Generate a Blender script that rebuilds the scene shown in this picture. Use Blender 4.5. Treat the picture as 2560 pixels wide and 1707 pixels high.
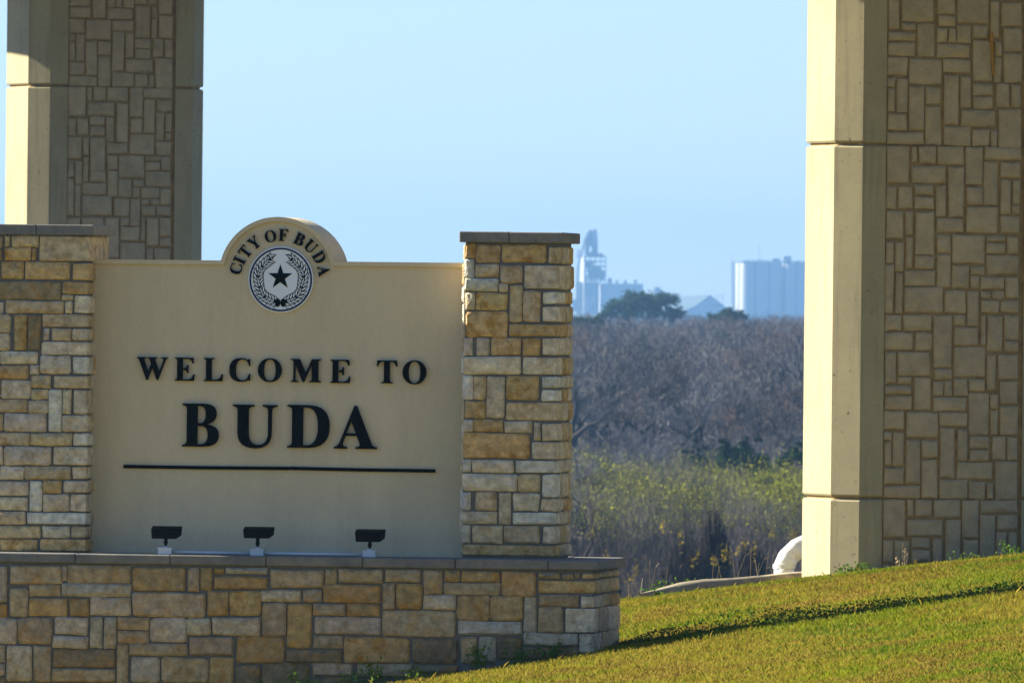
import bpy, bmesh, math, random
import numpy as np
from mathutils import Vector, Matrix

for _o in list(bpy.data.objects):
    bpy.data.objects.remove(_o, do_unlink=True)
SC = bpy.context.scene
COL = SC.collection
R = math.radians
rnd = random.Random(7)
NP = np.random.default_rng(11)

# ------------------------------------------------------------------ camera, sky, sun, exposure
ZE = 3.0                      # eye height above the lawn beside the sign
FPX = 28378.0                 # focal length in photo pixels (long lens)
PITCH, ROLL = 63.0 / FPX, R(0.60)
_f = Vector((0, math.cos(PITCH), -math.sin(PITCH)))
_u0 = Vector((0, math.sin(PITCH), math.cos(PITCH)))
_r0 = Vector((1, 0, 0))
_r = _r0 * math.cos(ROLL) + _u0 * math.sin(ROLL)
_u = _u0 * math.cos(ROLL) - _r0 * math.sin(ROLL)
cam_d = bpy.data.cameras.new('camera')
cam = bpy.data.objects.new('camera', cam_d)
COL.objects.link(cam)
_m = Matrix.Identity(4)
for i in range(3):
    _m[i][0], _m[i][1], _m[i][2] = _r[i], _u[i], -_f[i]
_m[2][3] = ZE
cam.matrix_world = _m
cam_d.sensor_width = 36
cam_d.lens = 36 * FPX / 2560
cam_d.clip_start = 1
cam_d.clip_end = 20000
cam_d.dof.use_dof = True
cam_d.dof.focus_distance = 105
cam_d.dof.aperture_fstop = 13
SC.camera = cam

SUN_EL, SUN_BACK = R(30), R(19)      # sun low on the left, a little behind the sign's face
sun_dir = Vector((-math.cos(SUN_BACK) * math.cos(SUN_EL), math.sin(SUN_BACK) * math.cos(SUN_EL), math.sin(SUN_EL)))
world = bpy.data.worlds.new('World')
SC.world = world
world.use_nodes = True
wn = world.node_tree
bg = wn.nodes['Background']
sky = wn.nodes.new('ShaderNodeTexSky')
sky.sky_type = 'NISHITA'
sky.sun_disc = False
sky.sun_elevation = SUN_EL
sky.sun_rotation = math.atan2(sun_dir.x, sun_dir.y)
sky.air_density = 1.0
sky.dust_density = 0.0
sky.ozone_density = 5.0
tint = wn.nodes.new('ShaderNodeMix'); tint.data_type = 'RGBA'; tint.blend_type = 'MULTIPLY'; tint.inputs[0].default_value = 1
tint.inputs[7].default_value = (0.79, 0.905, 1.20, 1)
wn.links.new(sky.outputs[0], tint.inputs[6])
wn.links.new(tint.outputs[2], bg.inputs[0])
bg.inputs[1].default_value = 0.05
sl = bpy.data.lights.new('sun', 'SUN')
sl.energy = 5.0
sl.angle = R(0.53)
sl.color = (1.0, 0.945, 0.84)
so = bpy.data.objects.new('sun', sl)
COL.objects.link(so)
so.rotation_euler = sun_dir.to_track_quat('Z', 'Y').to_euler()
so.location = (-40, 90, 60)
SC.view_settings.view_transform = 'Standard'
SC.view_settings.look = 'None'
SC.view_settings.exposure = 1.7
SC.view_settings.gamma = 1
SC.cycles.use_denoising = True
SC.cycles.max_bounces = 6
SC.cycles.volume_bounces = 1
SC.cycles.transparent_max_bounces = 8

# ------------------------------------------------------------------ helpers
def ray(px, py):
    return (_f + _r * ((px - 1280) / FPX) + _u * ((853.5 - py) / FPX))

def P(px, py, d):
    """The point seen at photo pixel (px, py), d metres out."""
    v = ray(px, py)
    return Vector((0, 0, ZE)) + v * (d / v.y)

class Frame:
    """Upright local frame: x along a face, y away from the viewer, z up."""
    def __init__(s, px, d, yaw):
        p = P(px, 790, d)
        s.o = Vector((p.x, p.y, 0.0)); s.yaw = yaw
        s.X = Vector((math.cos(yaw), math.sin(yaw), 0)); s.Y = Vector((-math.sin(yaw), math.cos(yaw), 0))
    def loc(s, px, py, yl):
        """local (x, z) of a photo pixel on the plane local y = yl"""
        v = ray(px, py); c = Vector((0, 0, ZE))
        t = (yl - (c - s.o).dot(s.Y)) / v.dot(s.Y)
        q = c + v * t - s.o
        return q.dot(s.X), q.z
    def lx(s, px, py, yl): return s.loc(px, py, yl)[0]
    def lz(s, px, py, yl): return s.loc(px, py, yl)[1]

def ground(x, y):
    g = 3 * math.tanh(0.165 * (x - 1.25) / 3)
    if y < 100: g -= 0.004 * (100 - max(y, 0))
    if y > 104:
        e = min(x, 9) - 1.36
        back = -0.02 + (0.14 * e - 0.004 * e * e if e > 0 else 0.12 * max(e, -12)) - 0.025 * (min(y, 140) - 121)
        k = min((y - 104) / 15, 1); k = k * k * (3 - 2 * k)
        g = g * (1 - k) + back * k
    zv = -9.6 + 0.9 * min(max((y - 250) / 550, 0), 1) + 4.3 * min(max((y - 800) / 600, 0), 1) + 4.4 * min(max((y - 1400) / 5600, 0), 1)
    t = min(max((y - 131) / 70, 0), 1); t = t * t * (3 - 2 * t)
    if y > 250: zv += 0.35 * math.sin(x * 0.05 + y * 0.013) + 0.25 * math.sin(y * 0.031 - x * 0.11)
    return g * (1 - t) + zv * t

def mesh_obj(name, verts, faces, mat, parent=None, loc=None, smooth=False):
    me = bpy.data.meshes.new(name)
    me.from_pydata([tuple(v) for v in verts], [], faces)
    me.update()
    if mat: me.materials.append(mat)
    if smooth: me.polygons.foreach_set('use_smooth', [True] * len(me.polygons))
    return link(name, me, parent, loc)

def link(name, me, parent=None, loc=None):
    o = bpy.data.objects.new(name, me)
    COL.objects.link(o)
    if parent: o.parent = parent
    if loc is not None: o.location = loc
    return o

def fast_mesh(name, verts, faces_n, mat, parent=None, cols=None):
    """verts (N,3) array; faces_n = (M,k) index array"""
    me = bpy.data.meshes.new(name)
    M, k = faces_n.shape
    me.vertices.add(len(verts)); me.loops.add(M * k); me.polygons.add(M)
    me.vertices.foreach_set('co', np.asarray(verts, np.float32).ravel())
    me.loops.foreach_set('vertex_index', faces_n.astype(np.int32).ravel())
    me.polygons.foreach_set('loop_start', np.arange(0, M * k, k, dtype=np.int32))
    me.polygons.foreach_set('loop_total', np.full(M, k, np.int32))
    me.update(calc_edges=True)
    if cols is not None:
        a = me.color_attributes.new('Col', 'FLOAT_COLOR', 'POINT')
        c4 = np.ones((len(verts), 4), np.float32); c4[:, :3] = cols
        a.data.foreach_set('color', c4.ravel())
    me.materials.append(mat)
    return link(name, me, parent)

def thing(name, label, cat, loc=(0, 0, 0), rz=0.0, group=None):
    o = bpy.data.objects.new(name, None)
    COL.objects.link(o)
    o.location = loc; o.rotation_euler = (0, 0, rz); o.empty_display_size = 0.3
    return tag(o, label, cat, group)

def tag(o, label=None, cat=None, group=None, kind=None):
    if label: o['label'] = label
    if cat: o['category'] = cat
    if group: o['group'] = group
    if kind: o['kind'] = kind
    return o

def bm_obj(name, bm, mat, parent=None, loc=None, smooth=False):
    me = bpy.data.meshes.new(name)
    bmesh.ops.recalc_face_normals(bm, faces=bm.faces)
    bm.to_mesh(me); bm.free()
    me.materials.append(mat)
    if smooth: me.polygons.foreach_set('use_smooth', [True] * len(me.polygons))
    return link(name, me, parent, loc)

def add_box(bm, a, b, bevel=0.0):
    x0, y0, z0 = a; x1, y1, z1 = b
    vs = [bm.verts.new(p) for p in ((x0,y0,z0),(x1,y0,z0),(x1,y1,z0),(x0,y1,z0),(x0,y0,z1),(x1,y0,z1),(x1,y1,z1),(x0,y1,z1))]
    fs = [bm.faces.new([vs[i] for i in q]) for q in ((0,3,2,1),(4,5,6,7),(0,1,5,4),(1,2,6,5),(2,3,7,6),(3,0,4,7))]
    if bevel:
        es = list({e for f in fs for e in f.edges})
        bmesh.ops.bevel(bm, geom=es, offset=bevel, segments=1, affect='EDGES')

def add_prism(bm, pts, y0, y1):
    """outline pts (x,z) counter-clockwise, from y0 to y1"""
    a = [bm.verts.new((x, y0, z)) for x, z in pts]
    b = [bm.verts.new((x, y1, z)) for x, z in pts]
    n = len(pts)
    bm.faces.new(a); bm.faces.new(b[::-1])
    for i in range(n):
        j = (i + 1) % n
        bm.faces.new((a[j], a[i], b[i], b[j]))

def add_tube(bm, pts, rads, n=8, caps=True):
    rings = []
    for i, p in enumerate(pts):
        p = Vector(p)
        t = (Vector(pts[min(i+1, len(pts)-1)]) - Vector(pts[max(i-1, 0)])).normalized()
        a = t.cross(Vector((0, 0, 1)) if abs(t.z) < .9 else Vector((1, 0, 0))).normalized()
        b = t.cross(a)
        r = rads if isinstance(rads, (int, float)) else rads[i]
        rings.append([bm.verts.new(p + (a * math.cos(k*2*math.pi/n) + b * math.sin(k*2*math.pi/n)) * r) for k in range(n)])
    for q, w in zip(rings, rings[1:]):
        for k in range(n):
            bm.faces.new((q[k], q[(k+1) % n], w[(k+1) % n], w[k]))
    if caps:
        bm.faces.new(rings[0][::-1]); bm.faces.new(rings[-1])

# ------------------------------------------------------------------ materials
def mat(name, col, rough=0.85, var=0.0, vscale=3.0, col2=None, bump=0.0, bscale=40.0, spec=0.3, mix_lo=0.4, mix_hi=0.65, obj_col=False, stretch=None, streak=0.0, pits=0.0):
    m = bpy.data.materials.new(name); m.use_nodes = True
    nt = m.node_tree; n = nt.nodes; L = nt.links.new
    b = n['Principled BSDF']
    b.inputs['Roughness'].default_value = rough
    b.inputs['Specular IOR Level'].default_value = spec
    tc = n.new('ShaderNodeTexCoord'); co = tc.outputs['Object']
    if stretch:
        mp = n.new('ShaderNodeMapping'); mp.inputs['Scale'].default_value = stretch
        L(co, mp.inputs[0]); co = mp.outputs[0]
    base = None
    if obj_col:
        oi = n.new('ShaderNodeObjectInfo'); base = oi.outputs['Color']
        ad = n.new('ShaderNodeVectorMath'); ad.operation = 'ADD'
        ml = n.new('ShaderNodeMath'); ml.operation = 'MULTIPLY'; ml.inputs[1].default_value = 91.0
        L(oi.outputs['Random'], ml.inputs[0])
        L(co, ad.inputs[0]); L(ml.outputs[0], ad.inputs[1]); co = ad.outputs[0]
    if col2 is not None:
        nz = n.new('ShaderNodeTexNoise'); nz.inputs['Scale'].default_value = vscale; nz.inputs['Detail'].default_value = 6; nz.inputs['Roughness'].default_value = 0.65
        L(co, nz.inputs['Vector'])
        rp = n.new('ShaderNodeMapRange'); rp.inputs['From Min'].default_value = mix_lo; rp.inputs['From Max'].default_value = mix_hi
        L(nz.outputs['Fac'], rp.inputs['Value'])
        fac = rp.outputs[0]
        if obj_col:
            mu = n.new('ShaderNodeMath'); mu.operation = 'MULTIPLY'
            L(fac, mu.inputs[0]); L(oi.outputs['Alpha'], mu.inputs[1]); fac = mu.outputs[0]
        mx = n.new('ShaderNodeMix'); mx.data_type = 'RGBA'
        L(fac, mx.inputs[0])
        if base is not None: L(base, mx.inputs[6])
        else: mx.inputs[6].default_value = (*col, 1)
        mx.inputs[7].default_value = (*col2, 1)
        base = mx.outputs[2]
    if var:
        n2 = n.new('ShaderNodeTexNoise'); n2.inputs['Scale'].default_value = bscale * (0.9 if obj_col else 0.35); n2.inputs['Detail'].default_value = 8; n2.inputs['Roughness'].default_value = 0.7
        L(co, n2.inputs['Vector'])
        r2 = n.new('ShaderNodeMapRange'); r2.inputs['From Min'].default_value = 0.25; r2.inputs['From Max'].default_value = 0.75
        r2.inputs['To Min'].default_value = 1 - var; r2.inputs['To Max'].default_value = 1 + var
        L(n2.outputs['Fac'], r2.inputs['Value'])
        mm = n.new('ShaderNodeVectorMath'); mm.operation = 'SCALE'
        if base is not None: L(base, mm.inputs[0])
        else: mm.inputs[0].default_value = col
        L(r2.outputs[0], mm.inputs['Scale']); base = mm.outputs[0]
    if streak:
        mp2 = n.new('ShaderNodeMapping'); mp2.inputs['Scale'].default_value = (7, 7, .45); L(tc.outputs['Object'], mp2.inputs[0])
        n4 = n.new('ShaderNodeTexNoise'); n4.inputs['Scale'].default_value = 1.6; n4.inputs['Detail'].default_value = 4
        L(mp2.outputs[0], n4.inputs['Vector'])
        r4 = n.new('ShaderNodeMapRange'); r4.inputs['From Min'].default_value = .52; r4.inputs['From Max'].default_value = .78; r4.inputs['To Min'].default_value = 1; r4.inputs['To Max'].default_value = 1 - streak
        L(n4.outputs['Fac'], r4.inputs['Value'])
        m4 = n.new('ShaderNodeVectorMath'); m4.operation = 'SCALE'; L(base, m4.inputs[0]); L(r4.outputs[0], m4.inputs['Scale']); base = m4.outputs[0]
    if pits:
        n5 = n.new('ShaderNodeTexNoise'); n5.inputs['Scale'].default_value = 16; n5.inputs['Detail'].default_value = 2
        L(tc.outputs['Object'], n5.inputs['Vector'])
        r5 = n.new('ShaderNodeMapRange'); r5.inputs['From Min'].default_value = .67; r5.inputs['From Max'].default_value = .74; r5.inputs['To Min'].default_value = 1; r5.inputs['To Max'].default_value = 1 - pits
        L(n5.outputs['Fac'], r5.inputs['Value'])
        m5 = n.new('ShaderNodeVectorMath'); m5.operation = 'SCALE'; L(base, m5.inputs[0]); L(r5.outputs[0], m5.inputs['Scale']); base = m5.outputs[0]
    if base is not None: L(base, b.inputs['Base Color'])
    else: b.inputs['Base Color'].default_value = (*col, 1)
    if bump:
        n3 = n.new('ShaderNodeTexNoise'); n3.inputs['Scale'].default_value = bscale; n3.inputs['Detail'].default_value = 7; n3.inputs['Roughness'].default_value = 0.68; n3.inputs['Distortion'].default_value = 0.6 if obj_col else 0.0
        L(co, n3.inputs['Vector'])
        bp = n.new('ShaderNodeBump'); bp.inputs['Strength'].default_value = 1.0; bp.inputs['Distance'].default_value = bump
        L(n3.outputs['Fac'], bp.inputs['Height']); L(bp.outputs[0], b.inputs['Normal'])
    return m

def attr_mat(name, rough=0.8, trans=0.0, rand=0.0):
    m = bpy.data.materials.new(name); m.use_nodes = True
    nt = m.node_tree; n = nt.nodes; L = nt.links.new
    b = n['Principled BSDF']; b.inputs['Roughness'].default_value = rough; b.inputs['Specular IOR Level'].default_value = 0.04
    a = n.new('ShaderNodeAttribute'); a.attribute_name = 'Col'; c = a.outputs['Color']
    if rand:
        oi = n.new('ShaderNodeObjectInfo')
        hs = n.new('ShaderNodeHueSaturation')
        mr = n.new('ShaderNodeMapRange'); mr.inputs['To Min'].default_value = 1 - rand; mr.inputs['To Max'].default_value = 1 + rand
        L(oi.outputs['Random'], mr.inputs['Value']); L(mr.outputs[0], hs.inputs['Value']); L(c, hs.inputs['Color']); c = hs.outputs[0]
    L(c, b.inputs['Base Color'])
    if trans:
        t = n.new('ShaderNodeBsdfTranslucent'); L(c, t.inputs['Color'])
        mx = n.new('ShaderNodeMixShader'); mx.inputs[0].default_value = trans
        L(b.outputs[0], mx.inputs[1]); L(t.outputs[0], mx.inputs[2])
        L(mx.outputs[0], n['Material Output'].inputs['Surface'])
    return m

M_LIME = mat('limestone', (.5, .45, .33), 0.9, var=0.50, vscale=7.0, col2=(.44, .225, .035), bump=0.055, bscale=14, obj_col=True, mix_lo=.49, mix_hi=.66)
M_MORTAR = mat('mortar', (.155, .145, .12), 0.95, var=0.25, bump=0.006, bscale=60)
M_COPING = mat('cast_concrete', (.20, .18, .14), 0.9, var=0.2, vscale=2.5, col2=(.13, .125, .11), bump=0.003, bscale=50)
M_STUCCO = mat('stucco', (.60, .49, .295), 0.92, streak=.05, var=0.07, vscale=0.9, col2=(.52, .43, .26), bump=0.002, bscale=90, stretch=(1.6, 1, .5))
M_BLACK = mat('black_paint', (.002, .002, .003), 0.6, spec=0.05)
M_BRONZE = mat('dark_bronze', (.004, .003, .004), 0.6, spec=0.08)
M_WHITE = mat('white_enamel', (.72, .74, .72), 0.45)
M_NAVY = mat('navy_paint', (.008, .012, .055), 0.6, spec=0.12)
M_GALV = mat('grey_pvc', (.52, .56, .55), 0.5)
M_PIER = mat('painted_concrete', (.385, .32, .17), 0.85, var=0.07, vscale=1.3, col2=(.33, .275, .15), streak=.26, pits=.55, bump=0.0012, bscale=50)
M_PSTONE = mat('formed_stone', (.25, .22, .15), 0.88, var=0.16, vscale=3, col2=(.25, .20, .12), bump=0.05, bscale=7, obj_col=True)
M_GROOVE = mat('stained_groove', (.32, .215, .085), 0.95, var=0.25, vscale=5, col2=(.22, .145, .06), bscale=30)
M_PVC = mat('white_pvc', (.80, .78, .70), 0.4)
M_FLUME = mat('old_concrete', (.33, .27, .16), 0.92, var=0.25, vscale=2.0, col2=(.24, .20, .13), bump=0.01, bscale=25)
M_SOIL = mat('turf_soil', (.075, .085, .022), 0.95, var=0.3, vscale=1.2, col2=(.10, .075, .03), bscale=12)
M_BARK = mat('bark', (.028, .023, .022), 0.95, var=0.3, bscale=6)
M_SILO = mat('silo_concrete', (.44, .43, .40), 0.9, var=0.06, bscale=0.6)
M_STEEL = mat('plant_steel', (.13, .13, .14), 0.7)
M_PLANT = mat('plant_wall', (.36, .36, .36), 0.85, var=0.08, bscale=0.5)
M_ROOF = mat('shed_roof', (.075, .095, .08), 0.7, var=0.06, bscale=0.7)
M_BLADE = attr_mat('grass_blade', 0.7, 0.35)
M_TWIG = attr_mat('twig', 0.9, 0.0, rand=0.35)
M_LEAF = attr_mat('leaf', 0.7, 0.3)
M_BRUSH = attr_mat('brush_stems', 0.85, 0.1)

# ------------------------------------------------------------------ the ground, one sheet
def axis(lo, hi, fine_lo, fine_hi, step, grow=1.35):
    a = list(np.arange(fine_lo, fine_hi + 1e-6, step))
    s = step
    while a[-1] < hi: s *= grow; a.append(min(a[-1] + s, hi))
    s = step
    while a[0] > lo: s *= grow; a.insert(0, max(a[0] - s, lo))
    return np.array(a)
gx = axis(-1200, 1200, -14, 16, 0.5, 1.3)
gy = np.concatenate([axis(-150, 210, 60, 210, 1.0, 1.4), np.geomspace(216, 11900, 64)])
V = [(x, y, ground(x, y)) for y in gy for x in gx]
nx = len(gx)
F = [(j*nx+i, j*nx+i+1, (j+1)*nx+i+1, (j+1)*nx+i) for j in range(len(gy)-1) for i in range(nx-1)]
gm = mat('ground', (.12, .115, .008), 0.95, var=0.3, vscale=0.9, spec=0.0, col2=(.17, .11, .022), bscale=10)
M_LITTER = mat('leaf_litter', (.05, .042, .035), 0.95, var=0.3, vscale=0.2, col2=(.035, .03, .026), bscale=2)
g = mesh_obj('ground', V, F, gm, smooth=True)
tag(g, kind='structure')
g.data.materials.append(M_LITTER)
mi = [0 if V[f[0]][1] < 140 else 1 for f in F]
g.data.polygons.foreach_set('material_index', mi)

# ------------------------------------------------------------------ stones
TONE = {'w': ((.72, .66, .48), .2), 'c': ((.70, .58, .37), .42), 't': ((.61, .465, .25), .6), 'y': ((.60, .41, .165), .9),
        'o': ((.65, .425, .165), 1.0), 'd': ((.32, .245, .125), .65), 'p': ((.50, .385, .215), .35)}

def stone(parent, fr, u0, u1, v0, v1, tone, proud=0.03, round_=0.14, bev=0.013, amp=0.006, crown=0.006, back=0.06, dark=1.0):
    """One stone on a face. fr = (origin, U, N): the face's corner, its run and its outward normal, in the thing's own frame."""
    O, U, N = fr; Z = Vector((0, 0, 1))
    w, h = u1 - u0, v1 - v0
    m = min(w, h); c = lambda: m * round_ * rnd.uniform(.3, 1.2)
    bev = min(bev, m * .22)
    um, j = (u0 + u1) / 2, lambda: rnd.uniform(-amp, amp)
    u0 -= .004; u1 += .004; v0 -= .004; v1 += .004
    pts = [(u0 + c(), v0 + j()), (um + j(), v0 + j()), (u1 - c(), v0 + j()), (u1 + j(), v0 + c()), (u1 + j(), v1 - c()),
           (u1 - c(), v1 + j()), (um + j(), v1 + j()), (u0 + c(), v1 + j()), (u0 + j(), v1 - c()), (u0 + j(), v0 + c())]
    vc = (v0 + v1) / 2
    n = len(pts); V = []
    pr = proud * rnd.uniform(.75, 1.25)
    def at(u, v, d): return U * (u - um) + Z * (v - vc) + N * d
    for u, v in pts: V.append(at(u, v, -back))
    for u, v in pts: V.append(at(u, v, pr * .45))
    for u, v in pts:
        a = max(-1, min(1, (u - um) / (w / 2))); b = max(-1, min(1, (v - vc) / (h / 2)))
        V.append(at(u - a * bev * 1.2, v - b * bev * 1.2, pr + rnd.uniform(-.5, .5) * crown))
    V.append(at(um + w * rnd.uniform(-.2, .2), vc + h * rnd.uniform(-.2, .2), pr + crown * rnd.uniform(.3, 1.6)))
    F = []
    for k in range(n):
        q = (k + 1) % n
        F += [(k, q, n + q, n + k), (n + k, n + q, 2 * n + q, 2 * n + k), (2 * n + k, 2 * n + q, 3 * n)]
    o = mesh_obj('stone', V, F, M_PSTONE if tone == 'p' else M_LIME, parent, O + U * um + Z * vc)
    (r, g_, b), a = TONE[tone]
    k = rnd.uniform(.86, 1.12) if tone != 'p' else rnd.uniform(.95, 1.05)
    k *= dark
    o.color = (r * k, g_ * k * (rnd.uniform(.97, 1.03) if tone != 'p' else 1), b * k * (rnd.uniform(.93, 1.07) if tone != 'p' else 1), a)
    return o

def corner_stone(parent, x0, x1, y0, y1, z0, z1, tone, bev=0.012):
    """A quoin: shows on the front and on the right-hand side."""
    bm = bmesh.new()
    cx, cy, cz = (x0+x1)/2, (y0+y1)/2, (z0+z1)/2
    add_box(bm, (x0-cx, y0-cy, z0-cz), (x1-cx, y1-cy, z1-cz), bev)
    for v in bm.verts: v.co += Vector((rnd.uniform(-1, 1), rnd.uniform(-1, 1), rnd.uniform(-1, 1))) * 0.005
    o = bm_obj('stone', bm, M_LIME, parent, (cx, cy, cz))
    (r, g_, b), a = TONE[tone]; k = rnd.uniform(.9, 1.1)
    o.color = (r*k, g_*k, b*k, a)

def ashlar(u0, u1, v0, v1, gap=0.022, wmin=.14, wmax=.5, hs=(.1, .16, .22)):
    """Random coursed rubble filling a rectangle: list of (u0,u1,v0,v1)."""
    out = []; v = v0
    while v < v1 - .05:
        h = min(rnd.choice(hs), v1 - v)
        if v1 - v - h < .07: h = v1 - v
        u = u0
        while u < u1 - .03:
            w = min(rnd.uniform(wmin, wmax), u1 - u)
            if u1 - u - w < .1: w = u1 - u
            out.append((u + gap/2, u + w - gap/2, v + gap/2, v + h - gap/2)); u += w
        v += h
    return out

def zoomset(o, s, rows):
    return [(o[0]+a/s, o[1]+b/s, o[0]+c/s, o[1]+d/s, t) for a, b, c, d, t in rows]

BASE = zoomset((0, 1100), 2.583, [
 (-60,815,48,1040,'c'),(70,812,400,925,'t'),(405,815,437,905,'c'),(445,808,840,922,'t'),(860,825,1195,970,'y'),(1215,825,1288,978,'t'),
 (1300,822,1368,965,'y'),(1385,828,1445,860,'y'),(1460,828,1725,862,'w'),(1385,880,1725,955,'o'),(-60,1055,45,1135,'y'),(68,955,178,1133,'t'),
 (190,932,388,1003,'t'),(405,928,845,1007,'c'),(190,1022,437,1133,'o'),(452,1022,577,1133,'y'),(587,1018,845,1127,'c'),(860,985,1325,1138,'t'),
 (1340,972,1475,1130,'y'),(1485,972,1686,1130,'y'),(-60,1148,108,1308,'c'),(118,1148,335,1310,'t'),(357,1145,567,1253,'c'),(587,1145,662,1338,'c'),
 (675,1145,752,1340,'c'),(762,1148,962,1220,'t'),(762,1233,960,1305,'t'),(975,1148,1205,1303,'c'),(1210,1148,1362,1255,'c'),(1375,1145,1682,1255,'c'),
 (345,1265,570,1340,'c'),(1225,1272,1510,1383,'t'),(1532,1270,1838,1432,'o'),(-60,1320,30,1432,'c'),(45,1325,205,1553,'c'),(218,1332,328,1555,'t'),
 (345,1352,745,1465,'d'),(757,1318,826,1570,'t'),(838,1315,1210,1388,'t'),(-60,1440,28,1515,'c'),(340,1478,745,1553,'t'),(848,1400,1030,1560,'c'),
 (1045,1402,1345,1562,'t'),(1357,1398,1510,1575,'y'),(1525,1450,1680,1620,'d'),(-60,1530,40,1690,'d'),(60,1575,330,1690,'t'),(345,1570,740,1690,'t'),
 (757,1585,826,1700,'t'),(848,1575,1345,1690,'t'),(1357,1590,1510,1700,'c'),(-300,815,-72,935,'t'),(-300,948,-72,1050,'y'),(-300,1062,-72,1135,'c'),
 (-300,1148,-72,1308,'t'),(-300,1320,-72,1432,'y'),(-300,1442,-72,1690,'c')]) + zoomset((600, 1280), 3.672, [
 (285,527,765,688,'t'),(780,530,888,655,'t'),(915,524,1308,645,'t'),(1340,530,1655,640,'t'),(1690,535,1858,745,'t'),(1890,535,2020,632,'y'),
 (205,715,560,818,'c'),(580,712,750,822,'t'),(768,668,1292,825,'o'),(1318,655,1425,887,'t'),(1437,655,1675,885,'y'),(1690,760,1980,892,'c'),
 (210,832,422,1130,'t'),(443,840,658,1243,'o'),(680,842,968,945,'t'),(985,842,1280,950,'y'),(690,965,1288,1118,'c'),(1310,905,1975,1135,'t'),
 (680,1137,945,1245,'t'),(428,1262,930,1370,'d'),(960,1152,1558,1378,'o'),(1588,1165,2000,1382,'d'),(208,1392,635,1628,'d'),(672,1385,1033,1495,'t'),
 (1075,1395,1575,1505,'t'),(1605,1405,2000,1480,'d'),(672,1512,1020,1640,'d')]) + zoomset((1120, 1280), 3.672, [
 (130,540,475,635,'y'),(-35,650,480,750,'t'),(497,545,803,765,'o'),(835,555,1030,605,'t'),(1047,560,1155,610,'t'),(1172,562,1207,598,'t'),
 (1235,562,1322,608,'y'),(830,625,1322,738,'y'),(838,760,1195,862,'t'),(1222,772,1322,875,'c'),(88,768,388,993,'y'),(400,775,685,992,'y'),
 (700,778,812,1100,'c'),(97,1003,678,1120,'w'),(835,875,1057,1098,'t'),(1078,885,1322,1102,'c'),(125,1148,270,1380,'t'),(290,1145,447,1370,'c'),
 (465,1148,672,1345,'d'),(703,1112,1190,1222,'c'),(1210,1115,1322,1290,'c'),(700,1240,1195,1340,'d'),(1210,1305,1322,1400,'t')])
RPIL = zoomset((1120, 560), 3.732, [
 (168,185,252,318,'y'),(270,195,487,358,'y'),(512,195,915,355,'y'),(942,215,1004,368,'t'),(160,332,243,497,'w'),(258,378,475,490,'t'),(495,385,692,548,'t'),
 (720,385,1004,603,'c'),(160,512,468,622,'w'),(480,565,555,633,'c'),(578,575,688,912,'t'),(708,625,862,908,'t'),(890,635,1002,742,'w'),(165,642,247,795,'c'),
 (265,648,550,802,'y'),(165,820,555,1048,'o'),(890,770,1002,915,'c'),(575,932,1002,1045,'y'),(150,1065,227,1222,'c'),(270,1065,380,1220,'c'),
 (410,1065,680,1222,'y'),(703,1068,862,1222,'o'),(890,1065,1000,1222,'c'),(150,1240,680,1400,'c'),(700,1245,1000,1402,'c'),(145,1415,232,1632,'w'),
 (247,1425,350,1632,'t'),(368,1425,525,1803,'c'),(548,1418,845,1640,'y'),(878,1425,1000,1530,'w')]) + zoomset((1120, 960), 3.409, [
 (800,50,900,145,'w'),(150,148,318,288,'y'),(500,155,900,305,'t'),(135,305,210,403,'c'),(225,305,470,402,'y'),(485,320,715,412,'c'),(735,330,785,475,'c'),
 (805,335,900,480,'c'),(135,420,695,625,'o'),(720,495,900,638,'c'),(130,645,190,748,'w'),(210,648,558,748,'c'),(580,655,900,750,'w'),(130,768,590,905,'c'),
 (605,772,785,912,'t'),(812,770,900,965,'w'),(120,922,190,1068,'w'),(240,925,410,1072,'t'),(435,930,535,1185,'c'),(560,930,775,1075,'c'),
 (795,980,900,1080,'c'),(130,1088,415,1188,'c'),(555,1092,900,1192,'w'),(120,1205,190,1350,'c'),(215,1210,465,1352,'t'),(480,1212,782,1350,'t'),
 (810,1210,900,1355,'c'),(125,1370,895,1462,'o')])
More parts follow.
